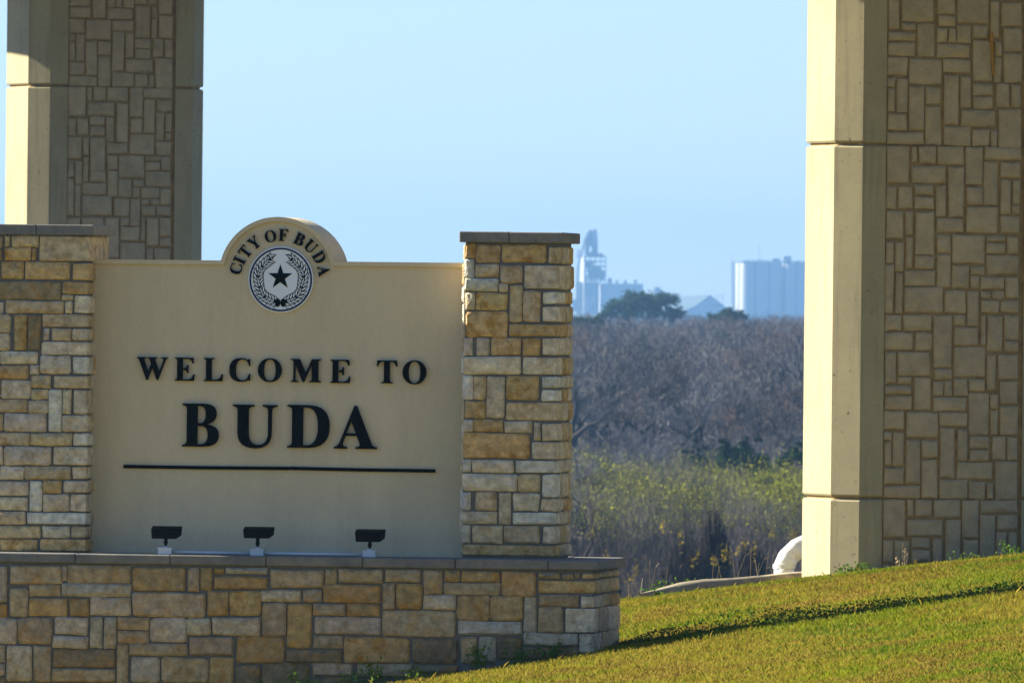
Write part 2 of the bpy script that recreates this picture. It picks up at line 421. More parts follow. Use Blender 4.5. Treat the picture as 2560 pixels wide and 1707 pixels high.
LPIL = zoomset((0, 540), 2.703, [
 (-60,140,15,215,'t'),(38,135,65,205,'t'),(85,132,258,208,'t'),(272,135,590,305,'t'),(35,218,210,300,'o'),(222,225,248,298,'y'),(-60,228,12,298,'d'),
 (12,310,160,425,'y'),(172,315,475,425,'o'),(497,320,588,432,'y'),(-60,312,0,428,'t'),(-60,445,412,558,'d'),(425,445,587,525,'y'),(420,537,490,568,'t'),
 (505,542,586,655,'c'),(-60,585,22,655,'c'),(42,575,430,655,'t'),(443,580,488,655,'c'),(-60,668,70,785,'t'),(100,668,182,902,'y'),(195,672,275,902,'d'),
 (290,668,586,750,'t'),(300,760,333,838,'c'),(355,762,483,838,'t'),(492,765,586,838,'c'),(-60,795,70,905,'c'),(285,853,585,935,'c'),(5,918,255,998,'c'),
 (-60,918,-6,998,'t'),(280,945,475,1065,'c'),(495,950,585,1065,'w'),(-60,1012,190,1097,'o'),(205,1010,262,1068,'c'),(10,1110,205,1228,'c'),(-60,1110,0,1228,'t'),
 (217,1080,345,1160,'t'),(365,1078,582,1162,'t'),(217,1172,325,1235,'t'),(335,1175,415,1457,'w'),(430,1175,483,1335,'c'),(500,1175,582,1335,'c'),
 (-60,1242,188,1322,'t'),(200,1247,325,1328,'c'),(-60,1338,20,1450,'t'),(33,1338,315,1455,'c'),(425,1345,582,1455,'c'),(-60,1468,200,1548,'t'),
 (208,1470,487,1548,'t'),(500,1468,580,1548,'w')]) + zoomset((0, 1100), 2.583, [
 (-60,45,18,158,'c'),(28,47,328,160,'c'),(350,47,528,160,'c'),(-60,170,-8,248,'t'),(2,170,150,248,'c'),(160,172,453,247,'t'),(470,170,530,248,'c'),
 (-60,270,185,352,'c'),(195,268,270,455,'w'),(282,262,397,338,'y'),(412,262,530,335,'c'),(-60,368,178,448,'c'),(280,350,445,458,'c'),(458,348,528,458,'c'),
 (-60,462,165,540,'t'),(178,468,528,542,'w'),(-60,555,260,628,'t'),(278,558,448,628,'c'),(465,558,528,628,'t'),(5,642,240,712,'o'),(-60,642,-6,712,'y'),(265,642,525,715,'o')])

# ------------------------------------------------------------------ the welcome sign
YAW = R(-9)
SG = Frame(690, 105.0, YAW)
Y_BASE, Y_PIL, Y_PAN, Y_BACK = -0.38, 0.0, 0.28, 1.17
PIL_D = 0.95

def face_stones(root, rows, yl, x_edge=None, tol=0.03, depth_hint=.35, **kw):
    """stones given by photo rectangles on the front plane local y = yl; those ending at x_edge become quoins"""
    fr = (Vector((0, yl, 0)), Vector((1, 0, 0)), Vector((0, -1, 0)))
    quoins = []
    for x0, y0, x1, y1, t in rows:
        xm, ym = (x0+x1)/2, (y0+y1)/2
        a, b = SG.lx(x0, ym, yl), SG.lx(x1, ym, yl)
        z1, z0 = SG.lz(xm, y0, yl), SG.lz(xm, y1, yl)
        if x_edge is not None and b > x_edge - tol:
            dd = rnd.uniform(.16, .5)
            corner_stone(root, a, x_edge + .025 + rnd.uniform(-.006, .008), yl - .03 + rnd.uniform(-.008, .006), yl + dd, z0, z1, t)
            quoins.append((z0, z1, yl + dd))
        else:
            stone(root, fr, a, b, z0, z1, t, **kw)
    return quoins

def side_stones(root, x_edge, y0, y1, z0, z1, quoins):
    fr = (Vector((x_edge, 0, 0)), Vector((0, 1, 0)), Vector((1, 0, 0)))
    for z_0, z_1, yy in quoins:
        segs = [(yy + .02, y1)] if y1 - yy < .5 else [(yy + .02, (yy+y1)/2 + rnd.uniform(-.1, .1))]
        if y1 - yy >= .5: segs.append((segs[0][1] + .022, y1))
        for a, b in segs:
            if b - a > .05: stone(root, fr, a, b, z_0, z_1, rnd.choice('ctcty'))

# plinth
xr = SG.lx(1481, 1500, Y_BASE); xl = -SG.lx(1481, 1500, Y_BASE) + 0.0
xl = SG.lx(-112, 1500, Y_BASE)
z_cap_top = SG.lz(640, 1389.5, Y_BASE - .05)
z_cap_bot = SG.lz(640, 1413.5, Y_BASE - .05)
plinth = thing('stone_plinth', 'low wide limestone wall with grey coping that carries the pillars and sign panel', 'wall', SG.o, YAW)
bm = bmesh.new(); add_box(bm, (xl, Y_BASE, -2.2), (xr, Y_BACK, z_cap_bot)); bm_obj('mortar_core', bm, M_MORTAR, plinth)
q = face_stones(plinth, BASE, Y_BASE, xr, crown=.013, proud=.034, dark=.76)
side_stones(plinth, xr, Y_BASE, Y_BACK - .02, 0, 0, q)
joints = [xl - .05] + [SG.lx(p, 1400, Y_BASE) for p in (-50, 190, 428, 667, 908, 1140, 1372)] + [xr + .07]
for a, b in zip(joints, joints[1:]):
    bm = bmesh.new(); add_box(bm, (a + .003, Y_BASE - .05, z_cap_bot + rnd.uniform(0, .003)), (b - .003, Y_BACK + .05, z_cap_top + rnd.uniform(-.003, .003)), .008)
    bm_obj('coping_slab', bm, M_COPING, plinth)

# pillars
def pillar(name, label, px0, px1, py, rows, capx, cap_py0, cap_py1, joint_px):
    x0, x1 = SG.lx(px0, py, Y_PIL), SG.lx(px1, py, Y_PIL)
    zt = SG.lz(capx, cap_py0, Y_PIL - .05); zb = SG.lz(capx, cap_py1, Y_PIL - .05)
    root = thing(name, label, 'pillar', SG.o, YAW)
    bm = bmesh.new(); add_box(bm, (x0, Y_PIL, z_cap_top - .004), (x1, Y_PIL + PIL_D, zb)); bm_obj('mortar_core', bm, M_MORTAR, root)
    q = face_stones(root, rows, Y_PIL, x1, tol=.035, crown=.011, proud=.030)
    side_stones(root, x1, Y_PIL, Y_PIL + PIL_D - .02, 0, 0, q)
    fr = (Vector((x0, 0, 0)), Vector((0, -1, 0)), Vector((-1, 0, 0)))
    for a, b, c, d in ashlar(-(Y_PIL + PIL_D), -Y_PIL, z_cap_top + .01, zb - .01): stone(root, fr, a, b, c, d, rnd.choice('ctcwt'))
    js = [x0 - .055] + [SG.lx(p, cap_py0, Y_PIL) for p in joint_px] + [x1 + .075]
    for a, b in zip(js, js[1:]):
        bm = bmesh.new(); add_box(bm, (a + .002, Y_PIL - .06, zb + rnd.uniform(0, .002)), (b - .002, Y_PIL + PIL_D + .06, zt + rnd.uniform(-.002, .002)), .008)
        bm_obj('coping_slab', bm, M_COPING, root)
    return root, x0, x1
pl, plx0, plx1 = pillar('stone_pillar', 'limestone pillar at the sign end in front of the far bridge pier, with grey cap', -24, 214, 950, LPIL, 100, 561, 588, (94,))
pr, prx0, prx1 = pillar('stone_pillar', 'limestone pillar on the sign end nearest the woods, slender with grey cap', 1161, 1386, 950, RPIL, 1280, 580, 607, (1275,))

# panel
def arc(cx, cz, r, a0, a1, n):
    return [(cx + r * math.cos(a0 + (a1-a0)*i/n), cz + r * math.sin(a0 + (a1-a0)*i/n)) for i in range(n+1)]
panel = thing('sign_panel', 'cream stucco sign panel with round arched top and black WELCOME TO BUDA lettering', 'sign', SG.o, YAW)
ztop = SG.lz(690, 652.5, Y_PAN)
zi = ztop - .04
acx, acz = SG.loc(695, 692, Y_PAN)
AR = 149.5 * .003712
ri = AR - .04
def contour(r, z):
    h = math.asin(max(-1, min(1, (z - acz) / r)))
    return [(plx1 - .02, z)] + arc(acx, acz, r, math.pi - h, h, 40) + [(prx0 + .02, z)]
inner, outer = contour(ri, zi), contour(AR, ztop)
bm = bmesh.new(); add_prism(bm, [(plx1 - .02, z_cap_top - .005), (prx0 + .02, z_cap_top - .005)] + inner[::-1], Y_PAN, .93)
bm_obj('stucco_face', bm, M_STUCCO, panel)
bm = bmesh.new()
yf, yb = Y_PAN - .03, .955
ring = lambda pts, y: [bm.verts.new((x, y, z)) for x, z in pts]
of, ob, inf_, inb = ring(outer, yf), ring(outer, yb), ring(inner, yf), ring(inner, yb)
for i in range(len(outer) - 1):
    bm.faces.new((inf_[i], inf_[i+1], of[i+1], of[i])); bm.faces.new((of[i], of[i+1], ob[i+1], ob[i]))
    bm.faces.new((inb[i+1], inb[i], ob[i], ob[i+1])); bm.faces.new((inf_[i+1], inf_[i], inb[i], inb[i+1]))
bm_obj('top_trim', bm, M_STUCCO, panel)

# lettering: outlines drawn as bold serif capitals, cap height 700
GL = {
'E': "M20 0 L20 28 Q95 32 95 95 L95 605 Q95 668 20 672 L20 700 L590 700 L598 520 L570 520 Q550 655 420 658 L262 658 L262 375 L315 375 Q395 378 408 480 L434 480 L434 230 L408 230 Q395 330 315 333 L262 333 L262 42 L425 42 Q570 48 602 200 L630 200 L610 0 Z",
'L': "M20 0 L20 28 Q95 32 95 95 L95 605 Q95 668 20 672 L20 700 L350 700 L350 672 Q265 668 265 605 L265 42 L400 42 Q545 48 585 215 L612 215 L600 0 Z",
'T': "M150 0 L150 28 Q240 32 240 95 L240 658 L190 658 Q70 655 45 510 L20 510 L28 700 L622 700 L630 510 L605 510 Q580 655 460 658 L410 658 L410 95 Q410 32 500 28 L500 0 Z",
'I': "M20 0 L20 28 Q95 32 95 95 L95 605 Q95 668 20 672 L20 700 L340 700 L340 672 Q265 668 265 605 L265 95 Q265 32 340 28 L340 0 Z",
'F': "M20 0 L20 28 Q95 32 95 95 L95 605 Q95 668 20 672 L20 700 L560 700 L568 520 L540 520 Q520 655 400 658 L262 658 L262 372 L305 372 Q385 375 398 470 L424 470 L424 225 L398 225 Q385 325 305 330 L262 330 L262 95 Q262 32 355 28 L355 0 Z",
'O': "M25 350 Q25 490 120 606 Q220 714 370 714 Q520 714 620 606 Q715 490 715 350 Q715 210 620 94 Q520 -14 370 -14 Q220 -14 120 94 Q25 210 25 350 Z M195 350 Q195 678 370 678 Q545 678 545 350 Q545 22 370 22 Q195 22 195 350 Z",
'C': "M650 470 L622 470 Q590 668 430 672 Q222 672 222 350 Q222 32 430 30 Q585 40 622 235 L652 235 L645 20 L618 20 Q605 60 575 40 Q500 -14 400 -14 Q40 -14 40 345 Q40 714 385 714 Q480 714 550 668 Q590 640 608 690 L635 690 Z",
'U': "M20 672 L20 700 L360 700 L360 672 Q275 668 275 605 L275 250 Q275 45 425 45 Q590 45 590 250 L590 590 Q590 668 500 672 L500 700 L730 700 L730 672 Q645 668 645 590 L645 250 Q645 -14 385 -14 Q100 -14 100 250 L100 605 Q100 668 20 672 Z",
'D': "M20 0 L20 28 Q95 32 95 95 L95 605 Q95 668 20 672 L20 700 L360 700 Q680 690 680 350 Q680 10 360 0 Z M265 45 L330 45 Q500 50 500 350 Q500 650 330 658 L265 658 Z",
'B': "M20 0 L20 28 Q95 32 95 95 L95 605 Q95 668 20 672 L20 700 L370 700 Q570 695 570 535 Q570 400 420 365 Q610 340 610 190 Q610 5 370 0 Z M265 660 L310 660 Q400 655 400 525 Q400 388 310 382 L265 382 Z M265 338 L315 338 Q435 332 435 190 Q435 48 325 42 L265 42 Z",
'A': "M10 0 L10 28 Q70 32 100 105 L330 714 L365 714 L600 95 Q625 32 690 28 L690 0 L350 0 L350 28 Q420 30 420 65 Q418 85 405 120 L372 212 L190 212 L160 130 Q145 90 145 70 Q148 30 215 28 L215 0 Z M205 255 L355 255 L281 460 Z",
'M': "M20 0 L20 28 Q100 32 100 110 L100 590 Q100 668 20 672 L20 700 L265 700 L435 265 L600 700 L845 700 L845 672 Q770 668 770 605 L770 95 Q770 32 845 28 L845 0 L525 0 L525 28 Q600 32 600 95 L600 560 L385 0 L355 0 L145 550 L145 110 Q145 32 225 28 L225 0 Z",
'W': "M10 700 L10 672 Q62 668 88 600 L318 -14 L352 -14 L500 375 L648 -14 L682 -14 L912 600 Q935 668 990 672 L990 700 L770 700 L770 672 Q868 668 845 595 L722 230 L592 595 Q570 668 640 672 L640 700 L340 700 L340 672 Q400 668 425 600 L462 500 L372 232 L245 595 Q222 668 300 672 L300 700 Z",
'Y': "M215 0 L215 28 Q300 32 300 95 L300 280 L95 610 Q55 668 5 672 L5 700 L335 700 L335 672 Q255 668 280 620 L420 385 L548 600 Q585 668 505 672 L505 700 L715 700 L715 672 Q650 668 605 595 L470 350 L470 95 Q470 32 555 28 L555 0 Z"}

def parse(path):
    tk = path.replace('M', ' M ').replace('L', ' L ').replace('Q', ' Q ').replace('Z', ' Z ').split()
    out, cur, i = [], [], 0
    while i < len(tk):
        c = tk[i]
        if c in 'ML':
            cur.append((float(tk[i+1]), float(tk[i+2]))); i += 3
        elif c == 'Q':
            a, b, d = cur[-1], (float(tk[i+1]), float(tk[i+2])), (float(tk[i+3]), float(tk[i+4]))
            for k in range(1, 7):
                t = k / 6
                cur.append(tuple((1-t)**2*a[j] + 2*t*(1-t)*b[j] + t*t*d[j] for j in (0, 1)))
            i += 5
        else:
            out.append(cur); cur = []; i += 1
    return out

def glyph_mesh(contours, depth):
    """filled and extruded outline (x, z), front at y = -depth"""
    cu = bpy.data.curves.new('outline', 'CURVE'); cu.dimensions = '2D'; cu.fill_mode = 'BOTH'; cu.extrude = depth / 2
    for c in contours:
        s = cu.splines.new('POLY'); s.points.add(len(c) - 1)
        for p, (x, z) in zip(s.points, c): p.co = (x, z, 0, 1)
        s.use_cyclic_u = True
    ob = bpy.data.objects.new('outline', cu); COL.objects.link(ob)
    dg = bpy.context.evaluated_depsgraph_get()
    me = bpy.data.meshes.new_from_object(ob.evaluated_get(dg))
    bpy.data.objects.remove(ob); bpy.data.curves.remove(cu)
    me.transform(Matrix(((1, 0, 0, 0), (0, 0, -1, -depth / 2), (0, 1, 0, 0), (0, 0, 0, 1))))
    me.name = 'letter'
    return me

def letter(ch, w, h, cx, cz, rot=0.0, depth=.03, parent=None, yl=Y_PAN):
    cs = parse(GL[ch])
    xs = [p[0] for c in cs for p in c]; zs = [p[1] for c in cs for p in c]
    x0, x1, z0, z1 = min(xs), max(xs), min(zs), max(zs)
    cs = [[((x - (x0+x1)/2) / (x1-x0) * w, (z - (z0+z1)/2) / (z1-z0) * h) for x, z in c] for c in cs]
    me = glyph_mesh(cs, depth); me.materials.clear(); me.materials.append(M_BLACK)
    o = link('letter', me, parent, (cx, yl - .006, cz))
    o.rotation_euler = (0, rot, 0)
    o['label'] = f'black raised letter {ch}'
    return o

for ch, a, b, c, d in [('W',122,338,147,307),('E',388,525,150,312),('L',590,722,153,315),('C',770,915,153,320),('O',970,1135,155,322),('M',1198,1410,160,323),
                       ('E',1475,1615,165,328),('T',1802,1942,170,330),('O',1982,2147,170,338),('B',440,695,472,773),('U',792,1102,480,785),('D',1175,1470,482,782),('A',1503,1803,487,788)]:
    x0, x1, y0, y1 = 300+a/2.8, 300+b/2.8, 840+c/2.8, 840+d/2.8
    xa, xb = SG.lx(x0, (y0+y1)/2, Y_PAN), SG.lx(x1, (y0+y1)/2, Y_PAN)
    za, zb = SG.lz((x0+x1)/2, y1, Y_PAN), SG.lz((x0+x1)/2, y0, Y_PAN)
    letter(ch, xb-xa, zb-za, (xa+xb)/2, (za+zb)/2, rot=R(.15), parent=panel, depth=.035)
scx, scz = SG.loc(703, 699, Y_PAN)
K = .003712 / 4.611
for ch, r, a, w in [('C',540,-77.4,118),('I',534,-66,62),('T',528,-53.2,112),('Y',526,-37.2,128),('O',512,-14.4,132),('F',512,2.6,108),('B',512,24.6,116),('U',514,41.8,132),('D',515,59.6,122),('A',514,78,124)]:
    t = R(a)
    letter(ch, w * K, 138 * K, scx + r*K*math.sin(t), scz + r*K*math.cos(t), rot=t, depth=.02, parent=panel)
# underline, in two lengths
for (xa, ya), (xb, yb_) in [((310, 1165.4), (724, 1170.4)), ((725.5, 1170.0), (1089, 1176.6))]:
    a, b = SG.loc(xa, ya, Y_PAN), SG.loc(xb, yb_, Y_PAN)
    bm = bmesh.new(); add_tube(bm, [(a[0], Y_PAN - .02, a[1]), ((a[0]+b[0])/2, Y_PAN - .02, (a[1]+b[1])/2 - .003), (b[0], Y_PAN - .02, b[1])], .0165, 10)
    bm_obj('underline_bar', bm, M_BLACK, panel, smooth=True)
# seal
def flat(name, contours, y, depth, m, parent):
    me = glyph_mesh(contours, depth); me.materials.clear(); me.materials.append(m); me.name = name
    return link(name, me, parent, (0, y, 0))
def circ(r, n=56): return arc(0, 0, r, 0, 2*math.pi*(n-1)/n, n-1)
SR = 380 * K
seal = flat('seal', [circ(SR, 72)], Y_PAN - .002, .022, M_WHITE, panel); seal.location = (scx, Y_PAN - .002, scz)
seal['label'] = 'round white seal with black star inside a wreath'
flat('ring', [circ(SR * .965, 72), circ(SR * .912, 72)], -.0225, .003, M_NAVY, seal)
st = []
for k in range(10):
    rr = SR * (.385 if k % 2 == 0 else .150); t = math.pi/2 + k * math.pi / 5
    st.append((rr * math.cos(t) - .004, rr * math.sin(t) + .022))
flat('star', [st], -.0225, .004, M_BLACK, seal)
leaf_out, leaf_in, dots = [], [], []
def leaf(cx, cz, ang, ln, wd):
    def sh(l, w, n=7):
        pts = []
        for k in range(n + 1): t = k / n; pts.append((l*(t-.5), w * math.sin(math.pi * t**.85) * .5))
        for k in range(n - 1, 0, -1): t = k / n; pts.append((l*(t-.5), -w * math.sin(math.pi * t**.85) * .5))
        return [(cx + x*math.cos(ang) - z*math.sin(ang), cz + x*math.sin(ang) + z*math.cos(ang)) for x, z in pts]
    leaf_out.append(sh(ln, wd)); leaf_in.append(sh(ln * .72, wd * .46))
rw = random.Random(5)
for s in (-1, 1):
    stem = []
    for k in range(17):
        t = R(188 + 142 * k / 16) if s < 0 else None
        a = R(-84 + 146 * k / 16)
        r = SR * (.70 - .02 * math.sin(k))
        x, z = -s * r * math.cos(a) * -1, r * math.sin(a)
        tang = a + math.pi/2
        def fx(v): return v if s > 0 else math.pi - v
        stem.append((x, z))
        if k > 0:
            leaf(x + s*.045*SR*math.cos(a)*2, z + .045*SR*math.sin(a)*2, fx(tang - .62), SR*.30, SR*.105)
            leaf(x - s*.05*SR*math.cos(a)*2, z - .05*SR*math.sin(a)*2, fx(tang + .60), SR*.27, SR*.10)
            if k % 3 == 1: dots.append([(x + SR*.035*math.cos(q), z + SR*.035*math.sin(q)) for q in np.linspace(0, 2*math.pi, 10)[:-1]])
    for d in (-.5, 0, .55): leaf(stem[-1][0] - s*SR*.06, stem[-1][1] + SR*.07 + d*SR*.06, (R(150) + d*.6) if s > 0 else math.pi - (R(150) + d*.6), SR*.3, SR*.085)
    dots.append([(s*SR*.085 + SR*.085*math.cos(q), -SR*.70 + SR*.13*math.sin(q)) for q in np.linspace(0, 2*math.pi, 14)[:-1]])
    for k, (ax, az) in enumerate([(.22, -.86), (.33, -.78), (.44, -.74)]): leaf(s*SR*ax, SR*az, R(-35 - 12*k) if s > 0 else math.pi - R(-35 - 12*k), SR*.24, SR*.05)
def multi(name, polys, y, m):
    bm = bmesh.new()
    for k, p in enumerate(polys):
        e = .00025 * (k % 4)
        vs = [bm.verts.new((x, y - e, z)) for x, z in p]
        bm.faces.new(vs)
    return bm_obj(name, bm, m, seal)
wr = bmesh.new()
k = 0
for po, pi_ in zip(leaf_out, leaf_in):
    e = .0003 * (k % 12); k += 1
    fo = wr.faces.new([wr.verts.new((x, -.0225 - e, z)) for x, z in po]); fo.material_index = 0
    fi = wr.faces.new([wr.verts.new((x, -.0225 - e - .00014, z)) for x, z in pi_]); fi.material_index = 1
for p in dots:
    f = wr.faces.new([wr.verts.new((x, -.0268, z)) for x, z in p]); f.material_index = 0
w = bm_obj('wreath', wr, M_BLACK, seal); w.data.materials.append(M_WHITE)

# floodlights on the coping, with their conduit
FL = [((220,430,1328,1418),(303,335),(268,370,1472,1530)), ((865,1077,1333,1415),(948,982),(912,1012,1480,1545)), ((1648,1855,1350,1440),(1730,1760),(1700,1795,1490,1550))]
YL = Y_BASE + .13
flab = ['black floodlight on white box on the coping, nearest the bare-stone left pillar', 'black floodlight on the coping below the letter U, middle of three', 'black floodlight on the coping below the underline end, nearest the slender pillar']
flab[0] = 'black floodlight on a white box under the letter W, first of the three'
flx = []
for (h0, h1, hy0, hy1), (s0, s1), (b0, b1, by0, by1) in FL:
    Zx = lambda v: 300 + v / 2.8
    Zy = lambda v: 840 + v / 2.8
    cxp = Zx((b0 + b1) / 2)
    cx = SG.lx(cxp, Zy(by1), YL)
    flx.append((cx, (SG.lx(Zx(b1), Zy(by1), YL) - SG.lx(Zx(b0), Zy(by1), YL)) / 2))
    w = SG.o + SG.X * cx + SG.Y * YL
    root = thing('floodlight', flab[len(flx)-1], 'floodlight', (w.x, w.y, z_cap_top), YAW, 'floodlights on the sign coping')
    bw = flx[-1][1]
    bm = bmesh.new(); add_box(bm, (-bw*.92, -.045, 0), (bw*.92, .045, .064), .004); add_box(bm, (-bw*1.04, -.052, .064), (bw*1.04, .052, .054))
    bm_obj('junction_box', bm, M_GALV, root)
    bm = bmesh.new(); add_tube(bm, [(0, 0, .053), (0, 0, .064), (0, 0, .082)], [.036, .034, .014], 12); bm_obj('cover_dome', bm, M_GALV, root, smooth=True)
    zs = SG.lz(Zx((h0+h1)/2), Zy(hy1), YL) - z_cap_top
    zt = SG.lz(Zx((h0+h1)/2), Zy(hy0), YL) - z_cap_top
    bm = bmesh.new(); add_tube(bm, [(0, 0, .078), (0, 0, .10), (0, 0, .102), (0, .004, .122), (0, .006, .124), (0, .01, zs + .03)], [.013, .013, .02, .02, .015, .02], 10)
    bm_obj('swivel_stem', bm, M_BRONZE, root, smooth=False)
    hx0 = SG.lx(Zx(h0), Zy(hy0), YL) - cx; hx1 = SG.lx(Zx(h1), Zy(hy0), YL) - cx
    bm = bmesh.new()
    hh = zt - zs
    # housing: a shallow tray facing the panel, its tapered back towards the viewer
    A = [(hx0 + .012, -.05, zs), (hx1 - .035, -.05, zs), (hx1 - .02, -.055, zs + hh * .8), (hx0 + .004, -.055, zs + hh * .8)]
    B = [(hx0, .07, zs + .03), (hx1 - .01, .07, zs + .03), (hx1, .055, zs + hh * 1.0), (hx0, .055, zs + hh * 1.0)]
    va = [bm.verts.new(p) for p in A]; vb = [bm.verts.new(p) for p in B]
    bm.faces.new(va); bm.faces.new(vb[::-1])
    for i in range(4): bm.faces.new((va[(i+1) % 4], va[i], vb[i], vb[(i+1) % 4]))
    bmesh.ops.bevel(bm, geom=list(bm.edges), offset=.006, segments=1, affect='EDGES')
    bm_obj('lamp_housing', bm, M_BRONZE, root)
    bm = bmesh.new(); vs = [bm.verts.new(Vector(p) + Vector((0, .004, 0))) for p in ((hx0+.012, .066, zs+.042), (hx1-.02, .066, zs+.042), (hx1-.012, .056, zs+hh-.012), (hx0+.012, .056, zs+hh-.012))]
    bm.faces.new(vs); bm_obj('glass_pane', bm, M_GALV, root)
w = SG.o
cond = thing('conduit', 'pale grey conduit pipe joining the three floodlights along the coping', 'pipe', (w.x, w.y, z_cap_top), YAW)
for (a, wa), (b, wb) in zip(flx, flx[1:]):
    bm = bmesh.new(); add_tube(bm, [(a + wa*.95, YL, .024), ((a+b)/2, YL, .022), (b - wb*.95, YL, .024)], .0125, 10); bm_obj('conduit_pipe', bm, M_GALV, cond, smooth=True)

# ------------------------------------------------------------------ bridge piers
PM = zoomset((1960, 0), 2.6133, [(a, b, c, d, 'p') for a, b, c, d in [
 (675,955,815,1195),(838,960,870,1062),(888,960,990,1062),(1008,960,1175,1070),(1195,965,1300,1205),(1315,965,1548,1042),(838,1090,1060,1190),(1080,1095,1175,1415),
 (1312,1062,1400,1337),(1422,1065,1548,1157),(672,1222,735,1360),(752,1222,840,1360),(860,1207,980,1272),(998,1215,1058,1410),(862,1292,980,1360),(1198,1225,1295,1335),
 (1420,1175,1480,1395),(1497,1180,1545,1330),(1497,1345,1540,1395),(670,1382,782,1555),(803,1385,845,1530),(862,1385,980,1664),(1002,1432,1170,1510),(1195,1357,1395,1518),(1420,1418,1540,1522)]]) \
 + zoomset((1960, 560), 3.137, [(a, b, c, d, 'p') for a, b, c, d in [
 (805,140,865,300),(880,145,940,370),(960,105,1010,345),(1205,90,1305,222),(1325,90,1575,302),(1595,95,1740,132),(1755,100,1842,230),(1595,155,1740,230),(1030,245,1178,348),
 (1208,245,1305,495),(1595,252,1842,392),(795,322,860,690),(880,388,930,698),(955,368,1185,475),(1322,330,1450,500),(1470,335,1572,392),(1470,410,1530,503),(1548,418,1728,508),
 (1745,420,1842,578),(950,498,1245,690),(1268,525,1425,695),(1442,528,1530,795),(1550,530,1622,578),(1642,530,1728,578),(1550,602,1688,690),(1705,602,1842,690),(795,722,922,830),
 (945,717,1160,832),(1180,722,1318,1120),(1340,720,1425,792),(1550,715,1585,948),(1602,722,1715,995),(1735,722,1842,900),(1340,812,1525,945),(795,855,1012,980),(1035,858,1155,985),
 (1735,922,1842,1000),(1340,970,1580,1190),(795,1005,875,1245),(898,1008,1145,1180),(1598,1025,1660,1300),(1682,1030,1838,1208),(1185,1142,1318,1215),(898,1202,1003,1245),
 (1025,1205,1150,1452),(1180,1235,1252,1340),(1268,1235,1318,1340),(1335,1215,1440,1345),(1455,1218,1572,1305),(1700,1230,1835,1405),(795,1272,1000,1332),(1458,1328,1605,1644),
 (1625,1335,1680,1445),(795,1355,1000,1448),(1180,1365,1430,1462),(1700,1430,1835,1648)]]) \
 + zoomset((1960, 1000), 3.2667, [(a, b, c, d, 'p') for a, b, c, d in [
 (820,95,978,232),(1003,105,1255,300),(1275,108,1495,205),(1692,85,1745,280),(822,260,878,325),(895,265,978,533),(1000,330,1110,680),(1130,335,1252,465),(1280,230,1395,630),
 (1420,238,1495,490),(1520,300,1675,388),(1705,300,1812,482),(1832,305,1905,482),(825,345,878,525),(1130,490,1252,795),(1422,515,1700,645),(1520,410,1675,500),(1732,505,1905,815),
 (822,555,975,680),(820,705,1108,795),(1280,655,1500,800),(1518,672,1645,803),(1665,680,1712,805)]])
PR = Frame(2386, 128.0, R(18)); PR.z = 0
PL = Frame(305, 166.0, R(22))
zj1, zj2 = PR.lz(2200, 361, 0), PR.lz(2200, 1245, 0)
MOD = zj1 - zj2
pan0, pan1 = PR.lx(2213, 800, 0), PR.lx(2556, 800, 0)
pmid = (pan0 + pan1) / 2
MODULE = []
for x0, y0, x1, y1, t in PM:
    xm, ym = (x0+x1)/2, (y0+y1)/2
    MODULE.append((PR.lx(x0, ym, 0) - pmid, PR.lx(x1, ym, 0) - pmid, PR.lz(xm, y1, 0) - zj2, PR.lz(xm, y0, 0) - zj2))
PW = pan1 - pan0                                   # formed panel
HALF = PW / 2 + .29                                # front face half width
CH = .25                                           # chamfer leg
SIDE = .95                                         # straight part of the side
DECK_Z = ZE + 5.2

